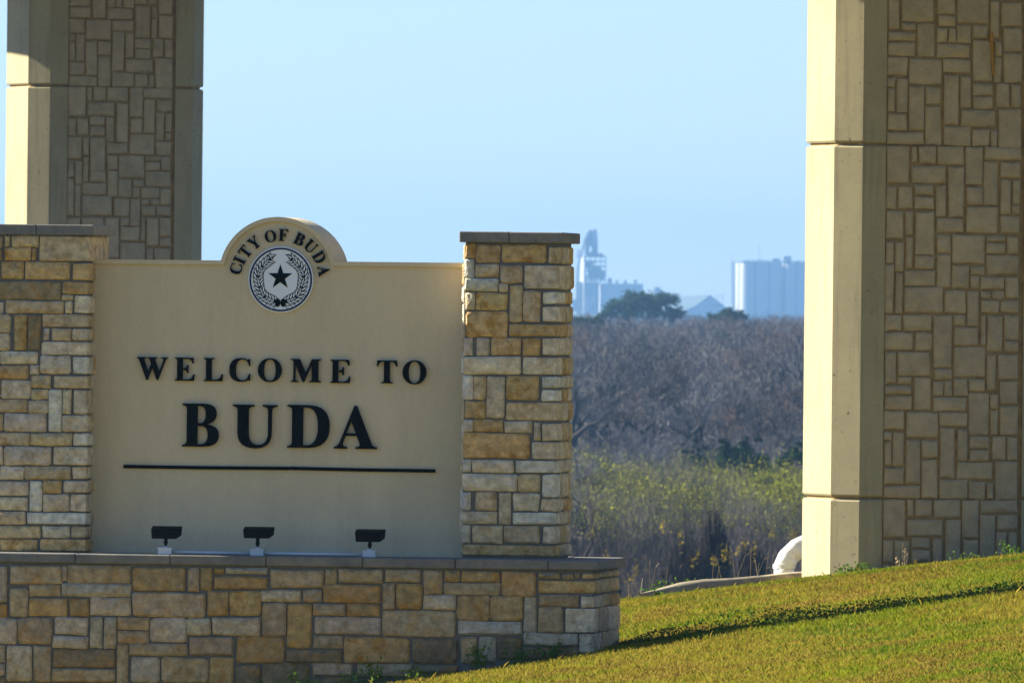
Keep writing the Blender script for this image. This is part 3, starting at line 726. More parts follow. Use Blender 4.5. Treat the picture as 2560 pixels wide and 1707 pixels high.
def pier(name, label, fr, x_mid, joints, z0, z1, mods):
    o = fr.o + fr.X * x_mid
    root = thing(name, label, 'bridge pier', (o.x, o.y, 0), fr.yaw)
    segs = [z0] + joints + [z1]
    def plan(ins=0.0):
        h, c = HALF - ins * .4, CH
        return [(-h, 0 + ins), (h, 0 + ins), (h + c, c + ins * 0), (h + c, c + SIDE), (h, 2*c + SIDE), (-h, 2*c + SIDE), (-h - c, c + SIDE), (-h - c, c)]
    for a, b in zip(segs, segs[1:]):
        bm = bmesh.new()
        lo = a + (.016 if a != z0 else 0); hi = b - (.016 if b != z1 else 0)
        pts = plan()
        # front face with a recessed field for the formed stone
        rec = .028
        prof = [(-HALF, 0), (-PW/2 - .012, 0), (-PW/2 - .012, rec), (PW/2 + .012, rec), (PW/2 + .012, 0)] + pts[1:]
        rings = []
        for z, s in ((lo, .97), (lo + .022, 1), (hi - .022, 1), (hi, .97)):
            cy = CH + SIDE / 2
            k = .018 if s != 1 else 0
            rr = []
            for x, y in prof:
                dx = -math.copysign(k, x) if abs(x) > PW/2 + .05 else 0
                dy = (k if y < .05 else (-k if y > CH*2 + SIDE - .05 else 0)) if not (abs(x) <= PW/2 + .02 and y >= rec) else 0
                rr.append(bm.verts.new((x + dx, y + dy, z)))
            rings.append(rr)
        n = len(prof)
        for p, q_ in zip(rings, rings[1:]):
            for i in range(n):
                bm.faces.new((p[i], p[(i+1) % n], q_[(i+1) % n], q_[i]))
        bm.faces.new(rings[0][::-1]); bm.faces.new(rings[-1])
        sg = bm_obj('shaft_segment', bm, M_PIER, root)
        sg.data.materials.append(M_GROOVE)
        for f in sg.data.polygons:
            c = f.center
            if abs(abs(f.normal.y) - 1) < .01 and abs(c.y - rec) < .004: f.material_index = 1
            elif abs(f.normal.x) > .9 and abs(c.x) < PW/2 + .03: f.material_index = 1
    # the core that closes the joint
    bm = bmesh.new(); k = .045
    pl = [(-HALF, k), (HALF, k), (HALF + CH - k, CH + .02), (HALF + CH - k, CH + SIDE - .02), (HALF, 2*CH + SIDE - k), (-HALF, 2*CH + SIDE - k), (-HALF - CH + k, CH + SIDE - .02), (-HALF - CH + k, CH + .02)]
    lo_, hi_ = [bm.verts.new((x, y, z0 + .01)) for x, y in pl], [bm.verts.new((x, y, z1 - .01)) for x, y in pl]
    bm.faces.new(lo_[::-1]); bm.faces.new(hi_)
    for i in range(8): bm.faces.new((lo_[i], lo_[(i+1) % 8], hi_[(i+1) % 8], hi_[i]))
    bm_obj('joint_core', bm, M_GROOVE, root)
    f2 = (Vector((0, .028, 0)), Vector((1, 0, 0)), Vector((0, -1, 0)))
    for zb in mods:
        for a, b, c, d in MODULE:
            c2, d2 = c + zb, d + zb
            if d2 < z0 + .3 or c2 > z1: continue
            stone(root, f2, a + .001, b - .001, c2, d2, 'p', proud=.030, round_=.05, bev=.016, amp=.008, crown=.010, back=.01)
    return root
gr = ground(PR.o.x, PR.o.y)
p_right = pier('bridge_pier', 'tan bridge pier on the grassy slope with the white drain pipe behind it', PR, pmid, [zj2, zj1], -1.2, DECK_Z, [zj2 - MOD, zj2, zj1])
lj1 = PL.lz(180, 215, 0)
plm = PL.lx(304.5, 215, 0)
ra, rb = PR.loc(2478, 84, -.01), PR.loc(2483, 190, -.01)
bm = bmesh.new()
add_prism(bm, [(rb[0] - pmid - .008, rb[1]), (rb[0] - pmid + .004, rb[1]), (ra[0] - pmid + .022, ra[1] - .06), (ra[0] - pmid + .024, ra[1]), (ra[0] - pmid - .02, ra[1]), (ra[0] - pmid - .004, ra[1] - .14)], -.022, .0)
o = bm_obj('rust_streak', bm, mat('rust', (.42, .20, .03), 0.9, var=.3, bscale=20), p_right)
p_left = pier('bridge_pier', 'tan bridge pier standing behind the welcome sign, its top in shade', PL, plm, [lj1 - MOD, lj1], -2.5, DECK_Z, [lj1 - MOD, lj1])

# the deck they carry, above the picture: casts the shade on the far pier's top
c1 = PR.o + PR.X * pmid + PR.Y * .7; c2 = PL.o + PL.X * plm + PL.Y * .7
ax = (c2 - c1).normalized(); tr = Vector((ax.y, -ax.x, 0))
deck = thing('bridge_deck', 'concrete highway bridge deck carried on the two tan stone-faced piers', 'bridge', (c1.x, c1.y, DECK_Z), math.atan2(tr.y, tr.x))
span = (c2 - c1).length
for yy in (0, span):
    bm = bmesh.new(); add_prism(bm, [(-1.5, 0), (1.5, 0), (2.4, .25), (2.4, .5), (-2.4, .5), (-2.4, .25)], yy - .8, yy + .8); bm_obj('cap_beam', bm, M_PIER, deck)
for xx in (-2.1, -.7, .7, 2.1):
    bm = bmesh.new(); add_box(bm, (xx - .3, -60, .5), (xx + .3, span + 25, 1.25)); bm_obj('girder', bm, M_PIER, deck)
bm = bmesh.new(); add_box(bm, (-5.2, -60, 1.25), (5.2, span + 25, 1.5)); bm_obj('deck_slab', bm, M_PIER, deck)
for s in (-1, 1):
    bm = bmesh.new(); add_box(bm, (s*4.95 - .2, -60, 1.5), (s*4.95 + .2, span + 25, 2.35)); bm_obj('parapet', bm, M_PIER, deck)

# ------------------------------------------------------------------ drain pipe and concrete flume behind the lawn
Dp = 131.0
path = [P(1960, 1465, Dp), P(1960, 1416, Dp), P(1970, 1393, Dp), P(1992, 1372, Dp + .1), P(2022, 1358, Dp + .3), P(2060, 1350, Dp + .6)]
root = thing('drain_pipe', 'white plastic drain pipe with mitred bend, beside the sunlit pier corner', 'pipe', tuple(path[0]))
rad = [0.108] * len(path)
for i, (a, b) in enumerate(zip(path, path[1:])):
    bm = bmesh.new(); d = (b - a)
    add_tube(bm, [a - path[0], b + d.normalized() * .012 - path[0]], [.116 + .003 * (i % 2)] * 2, 24)
    bm_obj('pipe_section', bm, M_PVC, root, smooth=False)
    for p in root.children[-1].data.polygons: p.use_smooth = len(p.vertices) == 4
for k in range(1, 5):
    bm = bmesh.new(); bmesh.ops.create_uvsphere(bm, u_segments=20, v_segments=12, radius=.117); o = bm_obj('elbow', bm, M_PVC, root, tuple(path[k] - path[0]), smooth=True)
for k in (1,):
    bm = bmesh.new(); a = path[k] - path[0]; add_tube(bm, [a + Vector((0, 0, -.02)), a + Vector((0, 0, .03))], .128, 20); bm_obj('collar', bm, M_PVC, root)

bm = bmesh.new()
tops = [(1600, 1483), (1640, 1472), (1700, 1455), (1760, 1447), (1830, 1444), (1900, 1438), (1960, 1431), (2030, 1426)]
bots = [(1600, 1484), (1640, 1479), (1700, 1473), (1760, 1467), (1830, 1458), (1900, 1450), (1960, 1442), (2030, 1436)]
deps = [121, 122, 123, 124, 125.5, 127, 129, 131]
rows = []
for (tx, ty), (bx, by), d in zip(tops, bots, deps):
    k = (by - ty) / 20
    t, b = P(tx, ty, d), P(bx, by, d - .5)
    mid = b.lerp(t, .5) + Vector((0, 0, .012 * k))
    rows.append([bm.verts.new(q_) for q_ in (b + Vector((0, .02, -.12 * k - .02)), b, mid, t, t + Vector((.1, .6, -.01)), t + Vector((.3, 1.0, -.6)))])
for p, q_ in zip(rows, rows[1:]):
    for i in range(5): bm.faces.new((p[i], q_[i], q_[i+1], p[i+1]))
fl = bm_obj('concrete_flume', bm, M_FLUME, smooth=True)
tag(fl, 'curved pale concrete drainage lip along the top of the lawn by the white pipe', 'drain')

# ------------------------------------------------------------------ grass
def blades(n, pos, h, w, lean, cols):
    """single bent blades: 2 triangles each -> returns verts, faces(tri), colours"""
    x, y = pos[:, 0], pos[:, 1]
    z = pos[:, 2]
    yaw = NP.uniform(0, 2*np.pi, n); wx, wy = np.cos(yaw) * w / 2, np.sin(yaw) * w / 2
    la = NP.uniform(0, 2*np.pi, n); lx, ly = np.cos(la) * lean * h, np.sin(la) * lean * h
    v = np.empty((n, 4, 3))
    v[:, 0] = np.stack([x - wx, y - wy, z - .01], 1); v[:, 1] = np.stack([x + wx, y + wy, z - .01], 1)
    v[:, 2] = np.stack([x + wx*.8 + lx*.45, y + wy*.8 + ly*.45, z + h*.62], 1)
    v[:, 3] = np.stack([x + lx, y + ly, z + h], 1)
    f0 = np.arange(n) * 4
    f = np.concatenate([np.stack([f0, f0+1, f0+2], 1), np.stack([f0, f0+2, f0+3], 1)])
    return v.reshape(-1, 3), f, np.repeat(cols, 4, axis=0)

def vnoise(x, y, s, seed):
    r = np.random.default_rng(seed); T = r.random((64, 64))
    u, v = x / s, y / s
    i, j = np.floor(u).astype(int), np.floor(v).astype(int); a, b = u - i, v - j
    a = a*a*(3-2*a); b = b*b*(3-2*b)
    g_ = lambda p, q_: T[p % 64, q_ % 64]
    return (g_(i, j)*(1-a) + g_(i+1, j)*a)*(1-b) + (g_(i, j+1)*(1-a) + g_(i+1, j+1)*a)*b

def in_sign(x, y):
    dx, dy = x - SG.o.x, y - SG.o.y
    lx_ = dx * SG.X.x + dy * SG.X.y; ly_ = dx * SG.Y.x + dy * SG.Y.y
    return (lx_ > xl - .02) & (lx_ < xr + .02) & (ly_ > Y_BASE - .02) & (ly_ < Y_BACK + .02)
N = 400000
gy_ = 66 + (133 - 66) * NP.random(N) ** 0.9
gx_ = NP.uniform(-.02, .0505, N) * gy_ + NP.uniform(-.5, .9, N)
side_ = NP.random(N) < .16
gx_[side_] = NP.uniform(.048, .10, side_.sum()) * gy_[side_]
keep = ~in_sign(gx_, gy_)
gx_, gy_ = gx_[keep], gy_[keep]; N = len(gx_)
gz_ = np.array([ground(a, b) for a, b in zip(gx_, gy_)])
n1 = vnoise(gx_, gy_ * .45, .9, 1) * .55 + vnoise(gx_, gy_ * .6, .28, 2) * .45
n2 = vnoise(gx_, gy_ * .35, 1.7, 3) * .6 + vnoise(gx_, gy_, .4, 4) * .4
GREEN, LIME, STRAW, BROWN = np.array([.085, .145, .006]), np.array([.175, .205, .008]), np.array([.275, .205, .025]), np.array([.175, .105, .02])
n3 = vnoise(gx_ + 31, gy_ * .5, .6, 5) * .6 + vnoise(gx_, gy_ * .8, .15, 6) * .4
a_ = np.clip((n1 - .30) / .4, 0, 1)[:, None]
cols = GREEN * (1 - a_) + LIME * a_
b_ = np.clip((n2 - .35) / .25, 0, 1)[:, None] * np.where(NP.random(N) < .75, .85, .2)[:, None]
cols = cols * (1 - b_) + STRAW * b_
c_ = np.clip((n3 - .54) / .14, 0, 1)[:, None] * .8
cols = (cols * (1 - c_) + BROWN * c_) * NP.uniform(.72, 1.25, N)[:, None]
h = (.012 + .030 * NP.random(N)) * (0.55 + 1.0 * (1 - n3) * (n1 + .4)); tall = NP.random(N) < .005; h[tall] *= 2.2
cols[tall] = STRAW * 1.1
v, f, c = blades(N, np.stack([gx_, gy_, gz_], 1), h, NP.uniform(.005, .010, N), NP.uniform(.2, 1.1, N), cols)
tag(fast_mesh('grass', v, f, M_BLADE, cols=c), kind='stuff')

# ------------------------------------------------------------------ weeds
def ribbons(p0, p1, w0, w1):
    """flat tapered strips from p0 to p1 (N,3)"""
    d = p1 - p0; n = len(p0)
    r = NP.normal(size=(n, 3)); s = np.cross(d, r); s /= np.linalg.norm(s, axis=1)[:, None] + 1e-9
    w0 = np.broadcast_to(w0, n)[:, None] / 2; w1 = np.broadcast_to(w1, n)[:, None] / 2
    v = np.stack([p0 - s*w0, p0 + s*w0, p1 + s*w1, p1 - s*w1], 1).reshape(-1, 3)
    return v, np.arange(n*4).reshape(-1, 4)

def leaf_quads(p, size):
    n = len(p); a = NP.normal(size=(n, 3)); a /= np.linalg.norm(a, axis=1)[:, None]
    b = np.cross(a, NP.normal(size=(n, 3))); b /= np.linalg.norm(b, axis=1)[:, None]
    s = np.broadcast_to(size, n)[:, None]
    v = np.stack([p - a*s*.5, p + b*s*.32, p + a*s*.5, p - b*s*.32], 1).reshape(-1, 3)
    return v, np.arange(n*4).reshape(-1, 4)

def weed(name, label, loc, hgt, spread, nst, nleaf, lsize, col_leaf, col_stem, group='weeds growing along the sign and lawn'):
    root = thing(name, label, 'weed', loc, 0, group)
    b = np.zeros((nst, 3)); b[:, :2] = NP.normal(scale=spread*.15, size=(nst, 2)); b[:, 2] = -.02
    t = b + np.stack([NP.normal(scale=spread*.5, size=nst), NP.normal(scale=spread*.4, size=nst), hgt * NP.uniform(.5, 1, nst)], 1)
    v, f = ribbons(b, t, .006, .003)
    fast_mesh('stem', v, f, M_BRUSH, root, np.tile(np.array(col_stem), (len(v), 1)))
    if nleaf:
        k = NP.integers(0, nst, nleaf); s = NP.uniform(.25, 1.0, nleaf)[:, None]
        p = b[k] + (t[k] - b[k]) * s + NP.normal(scale=spread*.14, size=(nleaf, 3))
        p[:, 2] = np.maximum(p[:, 2], .005)
        v, f = leaf_quads(p, lsize * NP.uniform(.6, 1.3, nleaf))
        cc = np.array(col_leaf) * NP.uniform(.7, 1.35, nleaf)[:, None]
        fast_mesh('foliage', v, f, M_LEAF, root, np.repeat(cc, 4, axis=0))
    return root

def sgp(px, yl):
    """ground point in front of the plinth at local y = yl below photo column px"""
    x = SG.lx(px, 1640, yl); q_ = SG.o + SG.X * x + SG.Y * yl
    return (q_.x, q_.y, ground(q_.x, q_.y))
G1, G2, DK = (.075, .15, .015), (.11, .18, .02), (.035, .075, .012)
for px, hgt, sp, dy, lab, c_ in [
    (727, .30, .22, -.20, 'leafy pale green weed at the plinth foot, below the left end of the underline', G2), (765, .2, .25, -.3, 'low spreading weed at the plinth foot below the letter D', G1),
    (935, .28, .22, -.18, 'upright weed against the plinth under the right-hand floodlight', G2), (905, .16, .2, -.3, 'small dark weed on the lawn edge below the right-hand floodlight', G1),
    (1040, .14, .2, -.25, 'low weed at the plinth foot just before the slender pillar', G2), (1199, .30, .12, -.15, 'tall narrow leafy weed against the plinth below the slender pillar', G2),
    (1312, .22, .22, -.15, 'bushy weed against the plinth near its corner', G1), (1395, .16, .16, -.12, 'small weed below the plinth corner stones', G1)]:
    weed('weed', lab, sgp(px, Y_BASE + dy), hgt, sp, 12, 130, .035, c_, (.12, .17, .04))
for px, hgt, lab in [(1492, .36, 'dry pinkish seed-head weed at the plinth corner'), (1388, .22, 'short dry reddish weed in front of the plinth stones')]:
    weed('weed', lab, sgp(px, Y_BASE - .06), hgt, .12, 9, 50, .016, (.30, .17, .15), (.22, .14, .10))
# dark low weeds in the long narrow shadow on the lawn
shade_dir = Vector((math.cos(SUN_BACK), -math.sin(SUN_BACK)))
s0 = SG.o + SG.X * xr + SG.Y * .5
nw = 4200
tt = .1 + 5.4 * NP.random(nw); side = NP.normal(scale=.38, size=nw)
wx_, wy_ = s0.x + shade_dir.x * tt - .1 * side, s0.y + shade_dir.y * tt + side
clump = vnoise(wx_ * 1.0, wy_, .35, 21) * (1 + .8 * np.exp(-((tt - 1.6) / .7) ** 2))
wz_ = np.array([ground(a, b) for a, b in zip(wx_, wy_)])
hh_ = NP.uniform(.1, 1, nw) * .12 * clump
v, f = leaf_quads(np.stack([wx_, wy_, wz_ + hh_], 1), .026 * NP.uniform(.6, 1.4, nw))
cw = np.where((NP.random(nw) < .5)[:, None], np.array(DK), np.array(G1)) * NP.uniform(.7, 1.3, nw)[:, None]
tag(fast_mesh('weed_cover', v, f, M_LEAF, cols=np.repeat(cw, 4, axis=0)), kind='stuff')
# weeds along the lip and pier foot
for px, py, d, hgt, lab in [(1660, 1470, 123.2, .22, 'green leafy weed behind the low end of the concrete lip'), (1700, 1462, 124.5, .2, 'green weed behind the concrete lip, middle one'), (1745, 1456, 125.5, .14, 'green weed just before the crest of the concrete lip'),
                            (1640, 1478, 121.5, .12, 'pale weed at the left tip of the concrete lip'), (1860, 1449, 127.8, .1, 'small weed on the lawn by the drain pipe'), (2120, 1418, 126.5, .14, 'green grass tuft at the pier chamfer foot'),
                            (2150, 1412, 126.6, .16, 'leafy tuft at the pier foot below the stone face'), (2530, 1368, 125, .2, 'bushy weed at the pier foot by the picture edge'), (2430, 1380, 125.6, .12, 'weed at the pier foot between the stones')]:
    p = P(px, py, d)
    weed('weed', lab, (p.x, p.y, ground(p.x, p.y)), hgt, .22, 10, 90, .04, G1 if px % 3 else G2, (.1, .15, .03))
for px, d, hgt, lab in [(2262, 125.4, .38, 'tall dry straw stalk with seed head in front of the pier stones'), (2245, 125.3, .24, 'bent dry straw stalk in front of the pier stones')]:
    p = P(px, 1400, d); weed('weed', lab, (p.x, p.y, ground(p.x, p.y)), hgt, .07, 4, 14, .03, (.42, .32, .18), (.40, .31, .16))
sb, stp = [], []
for px in (1575, 1590, 1625, 1680, 1790, 1860, 1885, 1905, 1930):
    p = P(px, 1450, 132.5); z = ground(p.x, p.y)
    for _ in range(3):
        bx, by = p.x + rnd.gauss(0, .08), p.y + rnd.gauss(0, .2)
        h = rnd.uniform(.2, .5); q_ = Vector((bx + rnd.gauss(0, .12), by, z + h))
        mid_ = Vector((bx, by, z)).lerp(q_, .7) + Vector((0, 0, .08))
        sb += [(bx, by, z - .05), tuple(mid_)]; stp += [tuple(mid_), tuple(q_)]
v, f = ribbons(np.array(sb), np.array(stp), .009, .006)
tag(fast_mesh('dry_grass_stalks', v, f, M_BRUSH, cols=np.tile(np.array([.26, .21, .13]), (len(v), 1))), kind='stuff')

# ------------------------------------------------------------------ brush in the valley (uncountable)
def brush():
    VV, FF, CC = [], [], []; off = 0
    n = 2300 + 1100
    d = np.concatenate([350 + (800 - 350) * NP.random(2300) ** 0.85, NP.uniform(790, 1450, 1100)])
    px = NP.uniform(1330, 2110, n)
    x = (px - 1280) / FPX * d + NP.normal(scale=1.2, size=n)
    z = np.array([ground(a, b) for a, b in zip(x, d)])
    hgt = NP.uniform(1.5, 3.2, n) * (.45 + .9 * vnoise(x + 20, d * .07, 1.6, 31)) * np.interp(d, [350, 560, 700, 800], [1.0, .95, .8, .62])
    patch = vnoise(x + 50, d * .06, 3.0, 9)
    hgt = hgt * (.6 + .8 * vnoise(x + 5, d * .2, 2.2, 77))
    hgt = np.where(d > 800, NP.uniform(1.2, 3.2, n), hgt)
    for i in range(n):
        k = 15
        base = np.array([x[i], d[i], z[i]]) + np.stack([NP.normal(scale=.35, size=k), NP.normal(scale=.35, size=k), np.zeros(k)], 1)
        tip = base + np.stack([NP.normal(scale=.35 if d[i] < 800 else .9, size=k), NP.normal(scale=.4, size=k), hgt[i] * NP.uniform(.6, 1.05, k)], 1)
        j = NP.integers(0, k, 64); s = NP.uniform(.3, .95, 64)[:, None]
        b0 = base[j] + (tip[j] - base[j]) * s
        b1 = b0 + np.stack([NP.normal(scale=.2, size=64), NP.normal(scale=.2, size=64), NP.uniform(.15, .6, 64)], 1)
        far = d[i] / 400
        v, f = ribbons(np.concatenate([base, b0]), np.concatenate([tip, b1]), .014 * max(far, .8), .008 * max(far, .8))
        yel = (d[i] < 815) * min(max((d[i] - 510) / 130, 0), 1) * np.clip(2.5 - 2.9 * patch[i], 0.3, 1.8) * NP.uniform(.3, 1.3)
        g0 = (np.array([.085, .070, .062]) if d[i] < 540 else (np.array([.10, .09, .06]) if d[i] < 800 else np.array([.105, .09, .088]))) * np.clip(.1 + 1.7 * patch[i], .25, 1.6)
        cs = g0 * NP.uniform(.55, 1.4, len(v) // 4)[:, None]
        VV.append(v); FF.append(f + off); CC.append(np.repeat(cs, 4, axis=0)); off += len(v)
        nl = int(90 * max(yel, 0)) + (9 if NP.random() < .2 and d[i] < 520 else 0)
        if nl:
            j = NP.integers(0, 64, nl); p = b1[j] + NP.normal(scale=.12, size=(nl, 3))
            v, f = leaf_quads(p, .055 * max(far, .7) * NP.uniform(.5, 1.5, nl))
            c0 = np.array([.38, .37, .018]) * NP.uniform(.6, 1.25)  if d[i] > 470 else np.array([.42, .30, .03])
            cs = c0 * NP.uniform(.6, 1.3, nl)[:, None]
            VV.append(v); FF.append(f + off); CC.append(np.repeat(cs, 4, axis=0)); off += len(v)
    for px, py in ((1515, 1390), (1590, 1425), (1580, 1440), (1700, 1345), (1745, 1388), (1732, 1405), (1785, 1400), (1808, 1380), (1812, 1396), (1822, 1390), (1847, 1376), (1858, 1362), (1885, 1372), (1930, 1330), (1990, 1335), (1982, 1344), (1660, 1310), (1480, 1330)):
        p = np.array(tuple(P(px, py, 400)))
        v, f = leaf_quads(p + NP.normal(size=(26, 3)) * np.array([.06, .06, .15]), .075 * NP.uniform(.6, 1.3, 26))
        cs = np.array([.42, .30, .02]) * NP.uniform(.6, 1.2, 26)[:, None]
        VV.append(v); FF.append(f + off); CC.append(np.repeat(cs, 4, axis=0)); off += len(v)
    return np.concatenate(VV), np.concatenate(FF), np.concatenate(CC)
v, f, c = brush()
tag(fast_mesh('brush_undergrowth', v, f, M_BRUSH, cols=c), kind='stuff')

# ------------------------------------------------------------------ trees
class TreeGen:
    def __init__(s, seed): s.r = random.Random(seed); s.p0, s.p1, s.w0, s.w1 = [], [], [], []; s.bm = bmesh.new(); s.ends = []
    def grow(s, p, d, ln, rad, lv, maxlv, spread, sides=6):
        r = s.r; n = 3 if lv < 3 else 2
        pts = [p]
        for i in range(n):
            d = (d + Vector((r.gauss(0, .16), r.gauss(0, .16), r.gauss(0.05, .12)))).normalized()
            pts.append(pts[-1] + d * (ln / n))
        rad1 = rad * (.62 if lv else .7)
        if lv <= 2:
            add_tube(s.bm, pts, [rad + (rad1 - rad) * i / n for i in range(n+1)], sides if lv < 2 else 4, caps=False)
        else:
            for a, b, i in zip(pts, pts[1:], range(n)):
                s.p0.append(a); s.p1.append(b); s.w0.append(max(2*rad*(1 - .2*i), .024)); s.w1.append(max(2*rad*(1 - .2*(i+1)), .016))
        if lv >= maxlv: s.ends.append(pts[-1]); return
        kids = r.choice((3, 3, 4)) if lv < 2 else r.choice((3, 4, 4, 5))
        for k in range(kids):
            t = 1.0 if k < 2 else r.uniform(.35, .95)
            q = pts[0].lerp(pts[-1], t) if t < 1 else pts[-1]
            ang = r.uniform(.25, .85) * spread; az = r.uniform(0, 2*math.pi)
            a = d.cross(Vector((0, 0, 1)) if abs(d.z) < .95 else Vector((1, 0, 0))).normalized(); b = d.cross(a)
            nd = (d * math.cos(ang) + (a * math.cos(az) + b * math.sin(az)) * math.sin(ang) + Vector((0, 0, .10))).normalized()
            s.grow(q, nd, ln * r.uniform(.62, .85), rad1 * r.uniform(.55, .85), lv + 1, maxlv, spread)

def tree_meshes(seed, hgt, maxlv=5, spread=1.0, trunk_r=.27, twig_col=(.20, .165, .15)):
    t = TreeGen(seed)
    t.grow(Vector((0, 0, -.2)), Vector((t.r.uniform(-.12, .12), 0, 1)).normalized(), hgt * .30, trunk_r, 0, maxlv, spread)
    me = bpy.data.meshes.new('trunk'); t.bm.to_mesh(me); t.bm.free(); me.materials.append(M_BARK)
    p0 = np.array([tuple(p) for p in t.p0]); p1 = np.array([tuple(p) for p in t.p1])
    v, f = ribbons(p0, p1, np.array(t.w0), np.array(t.w1))
    cc = np.array(twig_col) * NP.uniform(.6, 1.35, len(p0))[:, None]
    o = fast_mesh('crown', v, f, M_TWIG, cols=np.repeat(cc, 4, axis=0)); cm = o.data; bpy.data.objects.remove(o)
    return me, cm, v[:, 2].max(), t

VAR = [tree_meshes(100 + i, 8.0, 5, sp, twig_col=c_) for i, (sp, c_) in enumerate([(1.0, (.145, .138, .132)), (.85, (.125, .122, .120)), (1.15, (.13, .12, .108)), (.95, (.15, .14, .128)), (.8, (.12, .118, .118)), (1.05, (.15, .105, .08))])]
def bare_tree(x, y, hgt, var, label, rz, group, name='bare_tree'):
    tm, cm, top, _ = VAR[var]
    s = hgt / top
    root = thing(name, label, 'tree', (x, y, ground(x, y) - .1), rz, group)
    root.scale = (s, s, s)
    for nm, me in (('trunk', tm), ('crown', cm)): link(nm, me, root)
    return root
GLAB = 'grey leafless tree standing among many alike in the winter woods beyond the lawn'
cnt = 0
for d0, d1, n, hl, hh in [(850, 960, 44, 4.5, 8.5), (960, 1100, 50, 5, 9.3), (1100, 1280, 56, 5.5, 9.5), (1280, 1480, 66, 5, 8.4)]:
    for i in range(n):
        d = rnd.uniform(d0, d1); px = 1385 + (2055 - 1385) * (i + rnd.uniform(.1, .9)) / n
        x = (px - 1280) / FPX * d
        bare_tree(x, d, rnd.uniform(hl, hh), rnd.randrange(6), GLAB, rnd.uniform(0, 6.28), 'bare trees in the woods')
VAR.append(tree_meshes(501, 9.0, 5, 1.15, trunk_r=.42, twig_col=(.135, .128, .122)))
VAR.append(tree_meshes(502, 9.0, 5, 1.0, trunk_r=.38, twig_col=(.14, .13, .12)))
for k_, px in enumerate((1410, 1470, 1535, 1600, 1655, 1720, 1770, 1880, 1945, 2015)):
    d = rnd.uniform(835, 940)
    bare_tree((px - 1280) / FPX * d, d, rnd.uniform(8.2, 9.8), 6 + k_ % 2, 'larger leafless tree with dark thick trunk and wide crown at the front of the woods', rnd.uniform(0, 6.28), 'larger bare trees at the front of the woods')
# ones that stand out
for px, pyb, d, hgt, var, lab in [(1652, 1030, 905, 7.5, 2, 'dark-trunked leafless tree leaning apart in the middle of the woods'), (1825, 985, 900, 6.0, 0, 'leafless tree with dark forked trunk, below the silos'),
                                  (2000, 1010, 880, 10.4, 4, 'tallest leafless tree at the wood edge beside the sunlit pier')]:
    x = (px - 1280) / FPX * d
    o = bare_tree(x, d, hgt, var, lab, 1.0, None)
x = (1440 - 1280) / FPX * 425
VAR.append(tree_meshes(412, 7.0, 4, 1.1, trunk_r=.16, twig_col=(.07, .055, .05)))
bare_tree(x, 425, 7.4, 8, 'small bare thicket tree close behind the slender stone pillar', .5, None)

def thicket(px, pyt, d, w_px, label):
    x = P(px, pyt, d).x; gz = ground(x, d); H = P(px, pyt, d).z - gz; W = w_px * d / FPX / 2
    root = thing('thicket', label, 'bush', (x, d, gz), 0, 'dark thickets in the valley brush')
    n = 2200
    a = NP.uniform(0, 2*np.pi, n); e = NP.uniform(0, 1, n)
    top = np.stack([np.cos(a)*W*np.sqrt(1 - e*e)*NP.uniform(.75, 1.05, n), np.sin(a)*W*np.sqrt(1 - e*e), e*H*NP.uniform(.8, 1.05, n)], 1)
    base = top * np.array([.45, .45, 0]) + NP.normal(scale=.08, size=(n, 3)) * np.array([1, 1, 0])
    v, f = ribbons(base, top, .05, .02)
    t0 = base + (top - base) * NP.uniform(.5, 1, n)[:, None]
    t1 = t0 + NP.normal(scale=.22, size=(n, 3)) + np.array([0, 0, .1])
    v2, f2 = ribbons(t0, t1, .018, .01)
    cs = np.array([.030, .024, .024]) * NP.uniform(.5, 1.5, n)[:, None]
    c2_ = np.array([.085, .07, .068]) * NP.uniform(.6, 1.3, n)[:, None]
    fast_mesh('stems', v, f, M_BRUSH, root, np.repeat(cs, 4, axis=0))
    fast_mesh('twigs', v2, f2, M_BRUSH, root, np.repeat(c2_, 4, axis=0))
thicket(1785, 1272, 418, 130, 'tallest dark rounded thicket in the brush left of the sunlit pier')
thicket(1720, 1335, 412, 230, 'wide low dark thicket in front of the rounded one in the brush')
thicket(1880, 1352, 408, 150, 'dark low thicket behind the white drain pipe')
thicket(1500, 1375, 410, 150, 'dark low thicket beside the plinth end')
for px, d, hgt in ((1425, 640, 4.6), (1470, 690, 4.2), (1520, 720, 4.0), (1545, 780, 4.8), (1600, 770, 4.4), (1650, 800, 5.0), (1790, 790, 4.4), (1905, 770, 4.2), (1450, 560, 3.4), (1700, 790, 4.6)):
    xx = (px - 1280) / FPX * d
    bare_tree(xx, d, hgt, rnd.randrange(5), 'small leafless tree standing in the yellow-green brush below the woods', rnd.uniform(0, 6), 'small trees in the brush')

# the rest of the wood, behind and to both sides, as one mass
VV, FF, CC, off = [], [], [], 0
small = []
for i in range(4):
    t = TreeGen(300 + i); t.grow(Vector((0, 0, 0)), Vector((0, 0, 1)), 2.6, .12, 0, 4, 1.0); t.bm.free()
    small.append((np.array([tuple(p) for p in t.p0]), np.array([tuple(p) for p in t.p1])))
spots = [(rnd.uniform(1500, 1850), rnd.uniform(1250, 2150)) for _ in range(230)] + [(rnd.uniform(860, 1500), rnd.choice((rnd.uniform(600, 1370), rnd.uniform(2070, 2900)))) for _ in range(200)]
tiny = []
for i in range(4):
    t = TreeGen(340 + i); t.grow(Vector((0, 0, 0)), Vector((0, 0, 1)), 2.8, .12, 0, 3, 1.1); t.bm.free()
    q0, q1 = np.array([tuple(p) for p in t.p0]), np.array([tuple(p) for p in t.p1])
    e = np.repeat(np.array([tuple(p) for p in t.ends]), 5, axis=0)
    q0 = np.concatenate([q0, e]); q1 = np.concatenate([q1, e + NP.normal(scale=.5, size=e.shape) + np.array([0, 0, .25])])
    tiny.append((q0, q1))
